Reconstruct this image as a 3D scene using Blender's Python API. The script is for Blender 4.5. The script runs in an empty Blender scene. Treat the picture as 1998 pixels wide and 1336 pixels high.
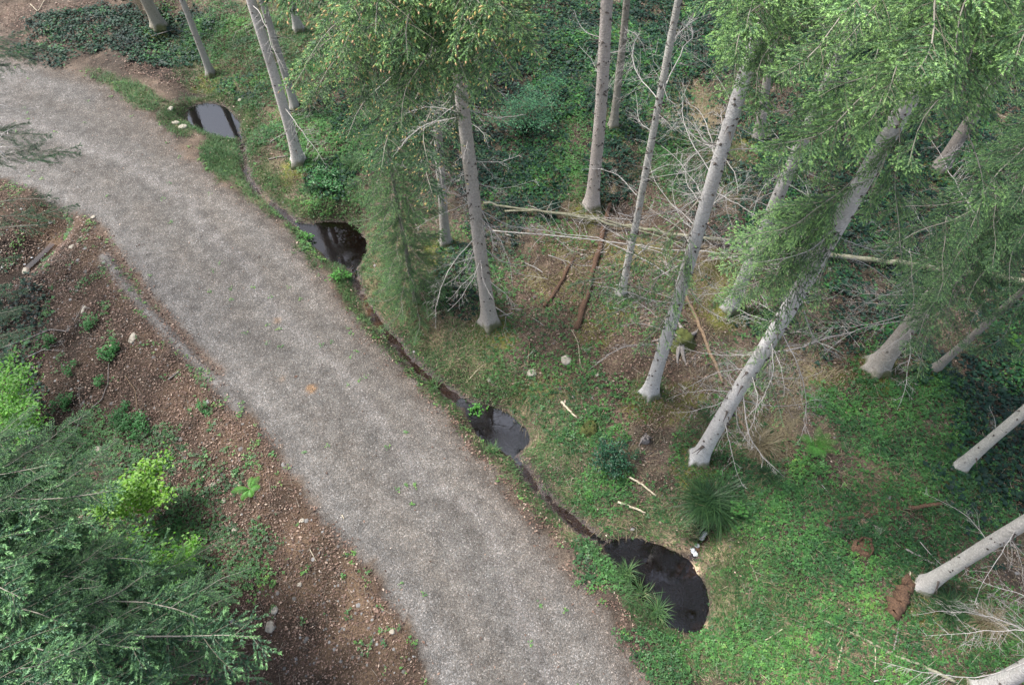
import bpy, math, numpy as np
from mathutils import Matrix, Vector
S = bpy.context.scene
COL = S.collection
PI = math.pi
# ---------------------------------------------------------------- camera, sky, sun, exposure
CH, F, TILT = 16.0, 1332.0, math.radians(34.9)     # camera height, focal in source pixels, tilt from straight down
cd = bpy.data.cameras.new('camera'); cam = bpy.data.objects.new('camera', cd); COL.objects.link(cam)
cam.location = (0, 0, CH); cam.rotation_euler = (TILT, 0, 0)
cd.sensor_width = 36; cd.lens = 36 * F / 1998; cd.clip_end = 2000; cd.clip_start = 0.1
S.camera = cam
SUN_EL, SUN_AZ = math.radians(58), math.radians(-70)   # azimuth from +Y, clockwise
w = bpy.data.worlds.new('World'); S.world = w; w.use_nodes = True
wn = w.node_tree.nodes; wl = w.node_tree.links
sky = wn.new('ShaderNodeTexSky'); sky.sky_type = 'NISHITA'; sky.sun_disc = False
sky.sun_elevation = SUN_EL; sky.sun_rotation = SUN_AZ; sky.air_density = 1.0; sky.dust_density = 3.0; sky.ozone_density = 1.0
bg = wn['Background']; bg.inputs[1].default_value = 0.12
hs = wn.new('ShaderNodeHueSaturation'); hs.inputs['Saturation'].default_value = .68      # thin overcast
wl.new(sky.outputs[0], hs.inputs['Color']); wl.new(hs.outputs[0], bg.inputs[0])
sd_ = bpy.data.lights.new('sun', 'SUN'); sun = bpy.data.objects.new('sun', sd_); COL.objects.link(sun)
sd_.energy = 2.8; sd_.angle = math.radians(16); sd_.color = (1.0, 0.97, 0.92)
sv = Vector((math.sin(SUN_AZ) * math.cos(SUN_EL), math.cos(SUN_AZ) * math.cos(SUN_EL), math.sin(SUN_EL)))
sun.rotation_euler = sv.to_track_quat('Z', 'Y').to_euler()
S.view_settings.view_transform = 'Standard'; S.view_settings.look = 'None'
S.view_settings.exposure = 1.12; S.view_settings.gamma = 1.0; S.view_settings.use_curve_mapping = False
S.cycles.max_bounces = 6; S.cycles.transparent_max_bounces = 8

# ---------------------------------------------------------------- numeric helpers
rng = np.random.default_rng(7)
DV = np.array([0, math.sin(TILT), -math.cos(TILT)]); UV = np.array([0, math.cos(TILT), math.sin(TILT)]); CP = np.array([0, 0, CH])
def ray(x, y):
    d = DV * F + np.array([1, 0, 0]) * (x - 999) + UV * (668 - y); return d / np.linalg.norm(d)
def P(x, y, z=0.0):
    d = ray(x, y); return CP + d * ((z - CH) / d[2])
def proj(X, Y, Z):
    v = np.stack([X, Y, np.asarray(Z) - CH], -1); dep = v @ DV
    dep = np.where(dep < 0.1, 0.1, dep)
    return 999 + F * v[..., 0] / dep, 668 - F * (v @ UV) / dep, dep
def mpp(p):                                    # metres per source pixel at a point
    return float((np.asarray(p) - CP) @ DV) / F
def hsh(ix, iy, s):
    n = (ix.astype(np.int64) * 374761393 + iy.astype(np.int64) * 668265263 + s * 982451653) & 0x7fffffff
    n = ((n ^ (n >> 13)) * 1274126177) & 0x7fffffff
    return ((n ^ (n >> 16)) & 0xffff) / 65535.0
def vnoise(x, y, s=0):
    ix = np.floor(x); iy = np.floor(y); fx = x - ix; fy = y - iy
    fx = fx * fx * (3 - 2 * fx); fy = fy * fy * (3 - 2 * fy)
    a = hsh(ix, iy, s); b = hsh(ix + 1, iy, s); c = hsh(ix, iy + 1, s); d = hsh(ix + 1, iy + 1, s)
    return (a * (1 - fx) + b * fx) * (1 - fy) + (c * (1 - fx) + d * fx) * fy
def fbm(x, y, s=0, o=4):
    x = np.asarray(x, float); y = np.asarray(y, float)
    r = 0; a = 0.5; t = 0
    for k in range(o):
        r = r + a * vnoise(x * 2 ** k, y * 2 ** k, s + k * 17); t += a; a *= 0.5
    return r / t
def sst(x, a, b):
    t = np.clip((x - a) / (b - a), 0, 1); return t * t * (3 - 2 * t)
def pl_dist(x, y, pl):                         # distance to polyline, side (+ = right of travel), fraction along
    best = np.full(x.shape, 1e9); side = np.zeros(x.shape); par = np.zeros(x.shape)
    for i in range(len(pl) - 1):
        a = pl[i]; b = pl[i + 1]; d = b - a; L2 = d @ d
        t0 = ((x - a[0]) * d[0] + (y - a[1]) * d[1]) / L2; t = np.clip(t0, 0, 1)
        qx = x - (a[0] + d[0] * t); qy = y - (a[1] + d[1] * t); ds = np.hypot(qx, qy)
        cr = -(d[0] * (y - a[1]) - d[1] * (x - a[0])) / math.sqrt(L2)
        m = ds < best - 1e-9
        best = np.where(m, ds, best); side = np.where(m, np.sign(cr), side); par = np.where(m, i + t, par)
    return best, side, par
def poly_sd(x, y, pl):                         # signed distance to closed polygon, negative inside
    q = np.vstack([pl, pl[:1]]); d, _, _ = pl_dist(x, y, q); ins = np.zeros(x.shape, bool)
    for i in range(len(pl)):
        a = q[i]; b = q[i + 1]
        if abs(a[1] - b[1]) < 1e-9: continue
        c = ((a[1] > y) != (b[1] > y)) & (x < (b[0] - a[0]) * (y - a[1]) / (b[1] - a[1]) + a[0]); ins ^= c
    return np.where(ins, -d, d)
def smooth(pl, n=3, closed=False):
    pl = np.array(pl, float)
    for _ in range(n):
        q = []
        r = range(len(pl)) if closed else range(len(pl) - 1)
        if not closed: q.append(pl[0])
        for i in r:
            a = pl[i]; b = pl[(i + 1) % len(pl)]; q += [a * .75 + b * .25, a * .25 + b * .75]
        if not closed: q.append(pl[-1])
        pl = np.array(q)
    return pl
def W(pts, z=0.0): return np.array([P(x, y, z)[:2] for x, y in pts])

# ---------------------------------------------------------------- outlines of the place (read off the photo, set on the ground plane)
ZW = -0.42
road_R = smooth(W([(-500, 60), (-200, 92), (0, 105), (110, 128), (210, 165), (300, 228), (360, 298), (440, 362), (530, 412), (590, 480), (650, 565), (720, 650), (790, 725), (860, 790), (920, 868), (990, 955), (1060, 1045), (1130, 1122), (1190, 1205), (1240, 1290), (1275, 1350), (1340, 1500)]), 1)
road_L = smooth(W([(-500, 330), (-200, 330), (-40, 335), (60, 365), (120, 408), (185, 430), (240, 505), (300, 590), (360, 665), (420, 735), (480, 800), (540, 878), (590, 960), (650, 1030), (720, 1105), (780, 1190), (815, 1270), (845, 1350), (900, 1500)]), 1)
stream = smooth(W([(468, 262), (478, 300), (480, 345), (505, 380), (550, 415), (592, 445)], ZW), 2)
stream2 = smooth(W([(690, 520), (700, 560), (722, 612), (760, 655), (800, 705), (850, 748), (900, 785), (930, 800)], ZW), 2)
stream3 = smooth(W([(995, 880), (1030, 930), (1070, 975), (1110, 1010), (1150, 1040), (1185, 1062)], ZW), 2)
inflow = smooth(W([(1382, 1035), (1366, 1062), (1352, 1085), (1340, 1110), (1325, 1130)], ZW), 1)
ditch = smooth(W([(330, 100), (400, 190), (430, 240), (480, 345), (550, 415), (650, 490), (700, 560), (760, 655), (850, 748), (960, 850), (1030, 930), (1110, 1010), (1250, 1130), (1330, 1260), (1400, 1420)], ZW), 1)
pools_px = [
 [(365, 228), (372, 210), (392, 203), (420, 202), (440, 208), (455, 222), (468, 240), (470, 258), (460, 270), (440, 266), (415, 262), (392, 252), (375, 246)],
 [(586, 442), (610, 436), (640, 432), (672, 436), (700, 446), (712, 468), (714, 492), (704, 512), (690, 527), (672, 520), (650, 512), (630, 496), (608, 474), (592, 458)],
 [(905, 792), (935, 786), (962, 790), (990, 803), (1012, 825), (1032, 855), (1022, 872), (1008, 886), (985, 884), (962, 872), (940, 850), (920, 822)],
 [(1172, 1062), (1195, 1052), (1240, 1052), (1270, 1058), (1300, 1070), (1335, 1088), (1365, 1118), (1382, 1168), (1378, 1200), (1368, 1225), (1342, 1238), (1318, 1228), (1290, 1216), (1278, 1190), (1250, 1158), (1225, 1122), (1196, 1092)]]
pools = [smooth(W(p, ZW), 2, True) for p in pools_px]
berm = smooth(W([(205, 500), (240, 552), (280, 598), (330, 650), (380, 702), (430, 752), (470, 800)]), 1)
rut = smooth(W([(190, 440), (222, 490), (262, 548), (310, 600), (350, 645), (392, 690), (430, 722)]), 1)
hollow = smooth(W([(-120, 560), (-20, 545), (35, 530), (70, 500), (100, 470)], -0.75), 1)
wheels = [smooth(W(p), 1) for p in ([(-200, 260), (60, 270), (230, 360), (420, 560), (640, 830), (840, 1100), (980, 1336), (1060, 1480)], [(-200, 160), (120, 190), (300, 300), (520, 520), (760, 800), (960, 1040), (1120, 1260), (1220, 1480)])]

def terrain(x, y):
    x = np.asarray(x, float); y = np.asarray(y, float)
    dR, sR, _ = pl_dist(x, y, road_R); dL, sL, _ = pl_dist(x, y, road_L)
    right = np.where(sR < 0, dR, 0); left = np.where(sL > 0, dL, 0)   # metres beyond each road edge
    return right, left, dR, dL
def height(x, y, right, left):
    off = np.maximum(right, left); on = off <= 0
    z = np.zeros(x.shape)
    amp = sst(off, 0, 1.5)
    z += amp * ((fbm(x * .35, y * .35, 3) - .5) * .55 + (fbm(x * 1.6, y * 1.6, 9) - .5) * .16 + (fbm(x * 5, y * 5, 19, 2) - .5) * .05)
    z += (fbm(x * .8, y * .8, 31, 3) - .5) * .05
    for wl_ in wheels:
        d, _, _ = pl_dist(x, y, wl_); z -= .03 * np.exp(-(d / .3) ** 2)
    db, _, _ = pl_dist(x, y, berm); z += .09 * np.exp(-(db / .13) ** 2)
    dr, _, _ = pl_dist(x, y, rut); z -= .07 * np.exp(-(dr / .2) ** 2)
    z -= np.minimum(.2 * np.maximum(left - .6, 0), 1.1) * 1.0
    dd, sdd, _ = pl_dist(x, y, ditch)
    far = np.where(sdd < 0, dd, 0)
    z += .75 * sst(far, .5, 3.2) + .5 * sst(far, 3, 12)
    z -= .30 * np.exp(-(dd / .75) ** 2)
    dh, _, _ = pl_dist(x, y, hollow); z = np.where(dh < 1.4, z * sst(dh, .1, 1.4) + (-.92) * (1 - sst(dh, .1, 1.4)), z)
    wob = (fbm(x * 2.6, y * 2.6, 51, 4) - .5)
    d = np.minimum.reduce([pl_dist(x, y, s_)[0] - wd for s_, wd in ((stream, -.05), (stream2, -.03), (stream3, -.07))]) + wob * .30
    k = sst(d, 0, .40); z = np.where(d < .40, (ZW - .05 + .02 * k) * (1 - k) + np.maximum(z, ZW + .04) * k, z)
    d, _, _ = pl_dist(x, y, inflow); d = d + wob * .1
    k = sst(d, .08, .45); z = (ZW - .01 + .12 * sst(y, inflow[-1][1] + .3, inflow[0][1])) * (1 - k) + z * k
    s = np.minimum.reduce([poly_sd(x, y, p) for p in pools]) + wob * .26
    k = sst(s, 0.0, .42)
    z = np.where(s < 0, ZW - .02 - np.minimum(.35, -s * .8), np.where((s < .42) & (z > ZW - .005), np.maximum(z, ZW + .03) * k + (ZW + s * .25) * (1 - k), z))
    return z

# ground grid: 8-12 cm where the photo looks, coarser outside, reaching far past the horizon of the picture
def axis(lo, hi, st, far):
    core = np.arange(lo, hi + st / 2, st); g = [0]; s = st
    while g[-1] < far: s *= 1.28; g.append(g[-1] + s)
    g = np.array(g[1:]); return np.concatenate([lo - g[::-1], core, hi + g])
gx = axis(-24, 24, .095, 220); gy = axis(.6, 31, .095, 220)
GX, GY = np.meshgrid(gx, gy); shp = GX.shape
right, left, dRr, dLl = terrain(GX, GY)
GZ = height(GX, GY, right, left)
def samp(A, x, y):
    i = np.clip(np.searchsorted(gx, x) - 1, 0, len(gx) - 2); j = np.clip(np.searchsorted(gy, y) - 1, 0, len(gy) - 2)
    fx = np.clip((x - gx[i]) / (gx[i + 1] - gx[i]), 0, 1); fy = np.clip((y - gy[j]) / (gy[j + 1] - gy[j]), 0, 1)
    return (A[j, i] * (1 - fx) + A[j, i + 1] * fx) * (1 - fy) + (A[j + 1, i] * (1 - fx) + A[j + 1, i + 1] * fx) * fy
def gz(x, y): return float(samp(GZ, np.array([x]), np.array([y]))[0])
def G(x, y, dz=0.0):                           # where the line of sight of a pixel meets the ground
    z = 0.0
    for _ in range(8):
        p = P(x, y, z); z = .5 * z + .5 * gz(p[0], p[1])
    p = P(x, y, z); return np.array([p[0], p[1], gz(p[0], p[1]) + dz])

TREES = [  # base px, a higher px on the trunk, width px, crown start, label
 ((312, 52), (285, 0), 23.8, 'thick grey brown trunk at the top left edge above the ivy bank'),
 ((412, 145), (355, 0), 13.5, 'thin grey trunk leaning on the bank just above the topmost pool'),
 ((583, 316), (490, 0), 22.9, 'pale straight spruce trunk standing right of the narrow ditch below the topmost pool'),
 ((577, 212), (524, 34), 15.5, 'slim pale trunk rising directly behind the thick pale trunk beside the ditch'),
 ((583, 60), (568, 0), 16.2, 'short visible trunk with flared mossy foot at the top edge, left of centre'),
 ((870, 475), (835, 0), 19.8, 'slender grey spruce trunk half hidden by the hanging green foliage at centre'),
 ((955, 628), (905, 235), 30.0, 'rough barked spruce with yellow tipped branches and mossy foot, at the centre'),
 ((1155, 402), (1185, 0), 27.5, 'bare pinkish grey spruce trunk rising from the end of the fallen pale log'),
 ((1197, 248), (1222, 0), 16.2, 'narrower dark grey trunk with ivy behind the bare pinkish trunk'),
 ((1212, 575), (1325, 0), 15.2, 'thin pale knotty trunk standing between the rotten logs and the mossy stump'),
 ((1268, 765), (1445, 185), 28.0, 'pale grey spruce trunk with flared roots beside the mossy stump'),
 ((1480, 268), (1520, 0), 19.8, 'shadowed trunk behind the crown at the top, right of the thin knotty trunk'),
 ((1425, 600), (1690, 0), 27.1, 'pale spruce crossing the fallen log, its foot flared on a green moss cushion'),
 ((1365, 893), (1850, 60), 32.5, 'large pale leaning spruce with bushy green branches, foot above the big sedge tuft'),
 ((1712, 716), (1960, 400), 37.0, 'broad dark grey spruce trunk with hanging branches beside red brown mossy soil'),
 ((1822, 722), (1998, 560), 14.4, 'thin dark leaning trunk at the right edge of the hanging branches, over ivy'),
 ((1872, 912), (1998, 800), 22.1, 'clean pale trunk slanting out of dark ivy at the right edge'),
 ((1802, 1143), (1998, 1020), 28.8, 'clean pale trunk at lower right beside the orange rotten stump'),
 ((1835, 330), (1998, 62), 27.2, 'dark shaded trunk high up in the dense crown at top right'),
 ((1915, 1352), (1998, 1306), 35.7, 'pale trunk cut off by the bottom right corner of the photo'),
]
def trunk_line(b, t):
    B = G(*b); d = ray(*t); s = ((B - CP)[:2] @ d[:2]) / (d[:2] @ d[:2]); Q = CP + s * d
    return B, (Q - B) / (Q - B)[2]
TL = [trunk_line(b, t) for b, t, *_ in TREES]

# ---------------------------------------------------------------- what covers the ground where
PX, PY, DEP = proj(GX, GY, GZ)
def blobs(lst, seed=0, rag=.55):
    nz = (fbm(GX * .9, GY * .9, 100 + seed) - .5) * 2 * rag + (fbm(GX * 4, GY * 4, 140 + seed, 2) - .5) * rag
    out = np.zeros(shp)
    for b in lst:
        cx, cy, rx, ry = b[:4]; wt = b[4] if len(b) > 4 else 1.0; a = math.radians(b[5]) if len(b) > 5 else 0
        dx = PX - cx; dy = PY - cy
        u = (dx * math.cos(a) + dy * math.sin(a)) / rx; v = (-dx * math.sin(a) + dy * math.cos(a)) / ry
        r = np.sqrt(u * u + v * v) + nz
        out = np.maximum(out, wt * (1 - sst(r, .75, 1.2)))
    return out
offr = (right > 0) | (left > 0)
edge_noise = (fbm(GX * 2.2, GY * 2.2, 61) - .5) * .55 + (fbm(GX * 9, GY * 9, 62, 2) - .5) * .25
roadsd = np.where(offr, np.maximum(right, left), -np.minimum(dRr, dLl)) + edge_noise
gravel = 1 - sst(roadsd, -.22, .12)
dber, _, _ = pl_dist(GX, GY, berm); drut, _, _ = pl_dist(GX, GY, rut)
gravel = np.maximum(gravel, np.exp(-(dber / .17) ** 2) * .95)
rutm = np.exp(-(drut / .16) ** 2)
gravel = gravel * (1 - .8 * rutm)
dD, sD, _ = pl_dist(GX, GY, ditch)
dS = np.minimum.reduce([pl_dist(GX, GY, s)[0] for s in (stream, stream2, stream3, inflow)])
dP = np.minimum.reduce([poly_sd(GX, GY, p) for p in pools])
dW = np.minimum(dS - .12, dP)
ngr = 1 - gravel
land = np.maximum(sst(GZ, ZW + .01, ZW + .06), sst(dW, .5, .8)) * sst(pl_dist(GX, GY, hollow)[0], .1, .3)
isR = (sD < 0); isL = left > 0
nA = fbm(GX * .7, GY * .7, 71); nB = fbm(GX * 1.9, GY * 1.9, 72); nC = fbm(GX * 5, GY * 5, 73, 3)
def gate(n, a, b): return sst(n, a, b)
ivy = blobs([(1080, 110, 200, 140), (1000, 320, 120, 110, .95), (895, 540, 60, 70, .7), (1340, 60, 130, 110), (1270, 170, 90, 110, .8), (1180, 330, 60, 80, .8), (230, 55, 150, 48), (330, 108, 70, 30), (90, 110, 60, 30, .6), (1950, 870, 95, 190), (1900, 735, 110, 60), (1990, 640, 90, 130), (1750, 320, 330, 300, .85), (640, 350, 50, 40, .9), (960, 440, 60, 50, .6), (1490, 420, 70, 90, .5), (820, 200, 160, 160, .6), (480, 172, 60, 24, .5), (-100, 760, 150, 260, .6), (30, 640, 60, 110, .4), (1650, 640, 60, 60, .4)], 1)
herb = blobs([(650, 280, 110, 70, .9), (560, 110, 110, 110, .55), (1560, 1000, 170, 120), (1760, 830, 150, 110), (1700, 1050, 240, 160, .9), (1550, 1260, 180, 100, .8), (1850, 1230, 170, 120, .65), (1150, 840, 80, 55, .6), (200, 850, 70, 50, .5), (300, 880, 60, 60, .7), (440, 70, 120, 60, .6), (1080, 350, 110, 50, .7), (1320, 320, 80, 70, .55), (1200, 160, 140, 130, .5), (220, 1080, 250, 200, .65), (640, 400, 80, 30, .4), (1180, 955, 50, 50, .7), (1440, 980, 60, 60, .7), (1280, 1290, 120, 60, .5), (1100, 730, 110, 60, .35), (600, 470, 20, 20, .8), (940, 800, 24, 26, 1), (1180, 1080, 50, 60, .7, 40), (920, 560, 90, 60, .5), (1660, 1250, 200, 120, .8)], 2)
grass = blobs([(432, 300, 48, 46), (488, 250, 20, 60), (1450, 1130, 85, 110), (1470, 1250, 90, 80, .8), (250, 178, 80, 22, .8, 25), (345, 235, 45, 25, .7, 30), (480, 110, 150, 90, .35), (740, 520, 30, 60, .7), (590, 510, 20, 70, .9, -40), (670, 545, 20, 55, .9, -30), (1250, 1160, 40, 110, .9, -38), (1100, 920, 90, 60, .6, 40), (940, 700, 110, 30, .7, 40), (1330, 300, 90, 80, .4), (1380, 880, 60, 80, .4), (1330, 1300, 90, 40, .7), (1860, 1180, 60, 60, .8), (1960, 1240, 70, 60, .7), (1560, 1180, 120, 60, .4), (1120, 850, 60, 80, .4), (1650, 860, 40, 40, .2)], 3)
grass = np.maximum(grass, np.where(isR, np.exp(-((dW - .35) / .45) ** 2) * .85, np.exp(-((dW - .15) / .25) ** 2) * .75) * (dW > -.09) * gate(nB, .2, .4))
dry = blobs([(745, 470, 60, 45), (760, 570, 50, 60, .8), (550, 60, 90, 80, .5), (500, 150, 60, 40, .5), (1330, 220, 80, 60, .8), (1490, 850, 60, 120, .9), (1560, 740, 80, 60, .6), (1880, 1200, 130, 80, .7), (880, 660, 110, 40, .6, 30), (1020, 830, 60, 60, .3), (1120, 380, 100, 40, .5), (1700, 960, 140, 60, .4), (1250, 1030, 120, 25, .6), (1580, 1240, 200, 90, .4), (560, 190, 60, 60, .4)], 4)
litter = blobs([(290, 640, 150, 230, .7), (420, 960, 120, 170, .9), (600, 1200, 110, 150, .4), (1160, 600, 190, 140, .7), (1240, 740, 150, 110, .6), (340, 150, 120, 18, .9, 12), (600, 250, 80, 60, .6), (1300, 420, 120, 60, .6), (100, 30, 120, 40, .7), (380, 1250, 160, 120, .7), (650, 1080, 40, 60, .9), (760, 1220, 24, 40, 1, -30), (1620, 700, 70, 60, .6), (100, 520, 120, 120, .5), (860, 640, 120, 50, .5), (1130, 700, 180, 80, .4), (1330, 930, 90, 60, .5)], 5)
lstrip, _, lpar = pl_dist(GX, GY, W([(690, 570), (760, 690), (860, 800), (945, 890), (1010, 960), (1090, 1060), (1160, 1140), (1230, 1230), (1290, 1330)]))
litter = np.maximum(litter, np.exp(-((lstrip) / .33) ** 2) * np.clip(lpar / 3, .35, 1) * gate(nC, .3, .55) * 1.5)
moss = blobs([(1170, 640, 50, 30, .6), (1330, 775, 40, 25, .7), (1110, 480, 60, 30, .5), (960, 660, 40, 22, .8), (1250, 500, 110, 40, .5), (1100, 560, 80, 50, .4), (1640, 735, 50, 20, .8), (1070, 760, 60, 30, .4), (1600, 870, 40, 20, .4), (1150, 840, 25, 25, .8), (1370, 560, 90, 60, .6), (1290, 800, 60, 30, .6), (1440, 330, 60, 60, .3)], 6, .8)
for (B, d), t in zip(TL, TREES):
    r = np.hypot(GX - B[0], GY - B[1]); grass = np.maximum(grass, .6 * (1 - sst(r, .4, .7)) * gate(nC, .35, .55)); r = np.hypot(GX - B[0] + .1, GY - B[1] + .25); moss = np.maximum(moss, .9 * (1 - sst(r + (nC - .5) * .6, .35, .75)))
earth = blobs([(120, 470, 110, 70, .8), (230, 540, 60, 90, .7, -40), (620, 1130, 70, 110, 1, -35), (700, 1270, 110, 80, .9), (480, 900, 40, 80, .5, -30)], 7)
dark = blobs([(330, 142, 60, 22, .9, 20), (430, 190, 80, 16, .9), (1010, 762, 50, 24, .7), (1290, 940, 40, 18, .7), (20, 590, 110, 150, 1), (70, 510, 80, 50, .9), (120, 560, 50, 40, .6), (1480, 1200, 26, 50, .6), (1670, 1065, 40, 25, .7), (1450, 870, 60, 60, .5), (1620, 420, 230, 300, .7), (120, 780, 80, 90, .5), (560, 1240, 60, 80, .4)], 8)  # dark soil and mud, plus painted shade in the hollow and under the right crowns
sand = blobs([(1000, 795, 34, 10, .9, 30), (1330, 1062, 46, 14, 1, 10), (1395, 1075, 40, 22, .6), (1345, 1110, 26, 18, 1), (715, 600, 10, 24, .8, -20), (735, 635, 14, 10, .7), (1365, 1222, 16, 10, .9), (860, 655, 30, 12, .4), (610, 760, 14, 9, .0), (515, 385, 14, 16, .6)], 9, .3)
base_herb = np.where(isR, .22, .0) * gate(nA, .45, .65); herb = np.maximum(herb, base_herb)
herb = np.maximum(herb, np.where(isL, .3, 0) * gate(nB, .64, .78))
base_l = np.where(isR | isL, .28, .1); litter = np.maximum(litter, base_l * gate(nC, .3, .6))
for A in (ivy, herb, grass, dry, litter, moss): A *= ngr * land
ivy *= 1 - .75 * gate(nB, .6, .72); herb *= (1 - .5 * gate(nC, .6, .7)) * (.55 + .45 * gate(nB, .38, .55))
shore = sst(dW, -.02, .10)
for A in (ivy, herb, dry, litter, moss): A *= shore
twig = np.where(isR, .6, np.where(isL, .45, .0)) * ngr * land * gate(nA, .3, .6) + blobs([(900, 560, 90, 120, .7), (1100, 480, 160, 80, .9), (1260, 480, 200, 100, 1), (1400, 800, 140, 130, .7), (1850, 1200, 150, 160, .6), (1640, 560, 150, 120, .8)], 10) * land * ngr
# colour of the bare ground, including the shade painted in through the dark mask
def lay(c, col, m): return c * (1 - m[..., None]) + np.array(col) * m[..., None]
C0 = np.zeros(shp + (3,)) + np.array((.078, .060, .046))
C0 = lay(C0, (.105, .076, .055), gate(nA, .35, .7) * .8)
C0 = lay(C0, (.085, .078, .042), np.clip(isR * .55 * gate(nB, .35, .65), 0, 1))
C0 = lay(C0, (.112, .080, .054), np.clip(blobs([(1200, 560, 230, 190, .8), (1240, 730, 160, 120, .8), (1600, 710, 110, 60, .9), (1560, 500, 120, 120, .6)], 11), 0, 1))
C0 = lay(C0, (.135, .102, .072), earth)
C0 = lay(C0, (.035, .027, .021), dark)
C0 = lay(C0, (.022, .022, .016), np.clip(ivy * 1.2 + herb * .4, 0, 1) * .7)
C0 = lay(C0, (.075, .088, .038), grass * .7)
C0 = lay(C0, (.20, .165, .095), dry * .7)
C0 = lay(C0, (.115, .125, .018), moss * .9)
C0 = lay(C0, (.36, .27, .17), sand)
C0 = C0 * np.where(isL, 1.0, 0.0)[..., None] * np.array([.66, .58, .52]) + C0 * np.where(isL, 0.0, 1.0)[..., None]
C0 = C0 * (.55 + .9 * sst(fbm(GX * 1.4, GY * 1.4, 91, 5), .25, .75))[..., None]
wet = 1 - sst(dW, .0, .14)
C0 = lay(C0, (.030, .020, .014), wet * (1 - sand) * .85)
dSs = 1 - sst(dS, .10, .3); C0 = lay(C0, (.070, .056, .056), dSs * (1 - sand) * .9 * gate(nC, .3, .5))
gcol = np.zeros(shp + (3,)) + np.array((.153, .150, .143))
wt_ = sum(np.exp(-(pl_dist(GX, GY, w_)[0] / .45) ** 2) for w_ in wheels)
gcol = lay(gcol, (.146, .138, .126), np.clip(wt_ * .8 * gate(nA, .25, .6), 0, 1))
gcol = lay(gcol, (.132, .124, .115), gate(nB, .50, .72) * .4)
gcol = lay(gcol, (.128, .108, .09), (1 - sst(dRr, .1, .9)) * .65)
gcol = lay(gcol, (.19, .188, .184), np.clip(np.exp(-((dLl - .35) / .3) ** 2) * .5 + np.exp(-(dber / .13) ** 2), 0, 1))
dLw = dLl + (fbm(GX * .5, GY * .5, 81) - .5) * 1.2; streak = fbm(dLw * 1.9, (GY - GX) * .13, 82, 4)
gcol = gcol * (.88 + .26 * sst(streak, .3, .7))[..., None]
gcol = lay(gcol, (.23, .225, .22), np.exp(-((dLw - 2.55) / .22) ** 2) * .45)
gcol = lay(gcol, (.27, .17, .09), blobs([(607, 758, 12, 8, .8), (540, 625, 8, 8, .4), (550, 740, 6, 5, .3)], 12, .2))
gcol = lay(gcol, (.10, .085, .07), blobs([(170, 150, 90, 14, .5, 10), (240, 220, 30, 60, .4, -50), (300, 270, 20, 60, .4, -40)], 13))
C0 = lay(C0, (.145, .105, .078), rutm * .8)
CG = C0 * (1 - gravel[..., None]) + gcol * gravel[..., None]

# ---------------------------------------------------------------- materials
def mat(name):
    m = bpy.data.materials.new(name); m.use_nodes = True; return m, m.node_tree.nodes, m.node_tree.links, m.node_tree.nodes['Principled BSDF']
def nd(n, t, **k):
    o = n.new(t)
    for a, b in k.items():
        if a.startswith('i_'):
            key = a[2:]; o.inputs[int(key) if key.isdigit() else key].default_value = b
        else: setattr(o, a, b)
    return o
def mixc(n, l, fac, a, b, mode='MIX'):
    o = n.new('ShaderNodeMix'); o.data_type = 'RGBA'; o.blend_type = mode
    for i, v in ((0, fac), (6, a), (7, b)):
        if isinstance(v, (int, float)): o.inputs[i].default_value = v
        elif isinstance(v, tuple): o.inputs[i].default_value = v + (1,) if len(v) == 3 else v
        else: l.new(v, o.inputs[i])
    return o.outputs[2]
def ramp(n, l, src, stops):
    r = n.new('ShaderNodeValToRGB'); e = r.color_ramp.elements
    while len(e) < len(stops): e.new(.5)
    for q, (p, c) in zip(e, stops): q.position = p; q.color = tuple(c) + (1,)
    l.new(src, r.inputs[0]); return r.outputs[0]
def mrange(n, l, src, a, b, c, d):
    r = n.new('ShaderNodeMapRange'); l.new(src, r.inputs[0])
    for i, v in enumerate((a, b, c, d)): r.inputs[i + 1].default_value = v
    return r.outputs[0]
def attr(n, name): return nd(n, 'ShaderNodeAttribute', attribute_name=name)

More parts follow.
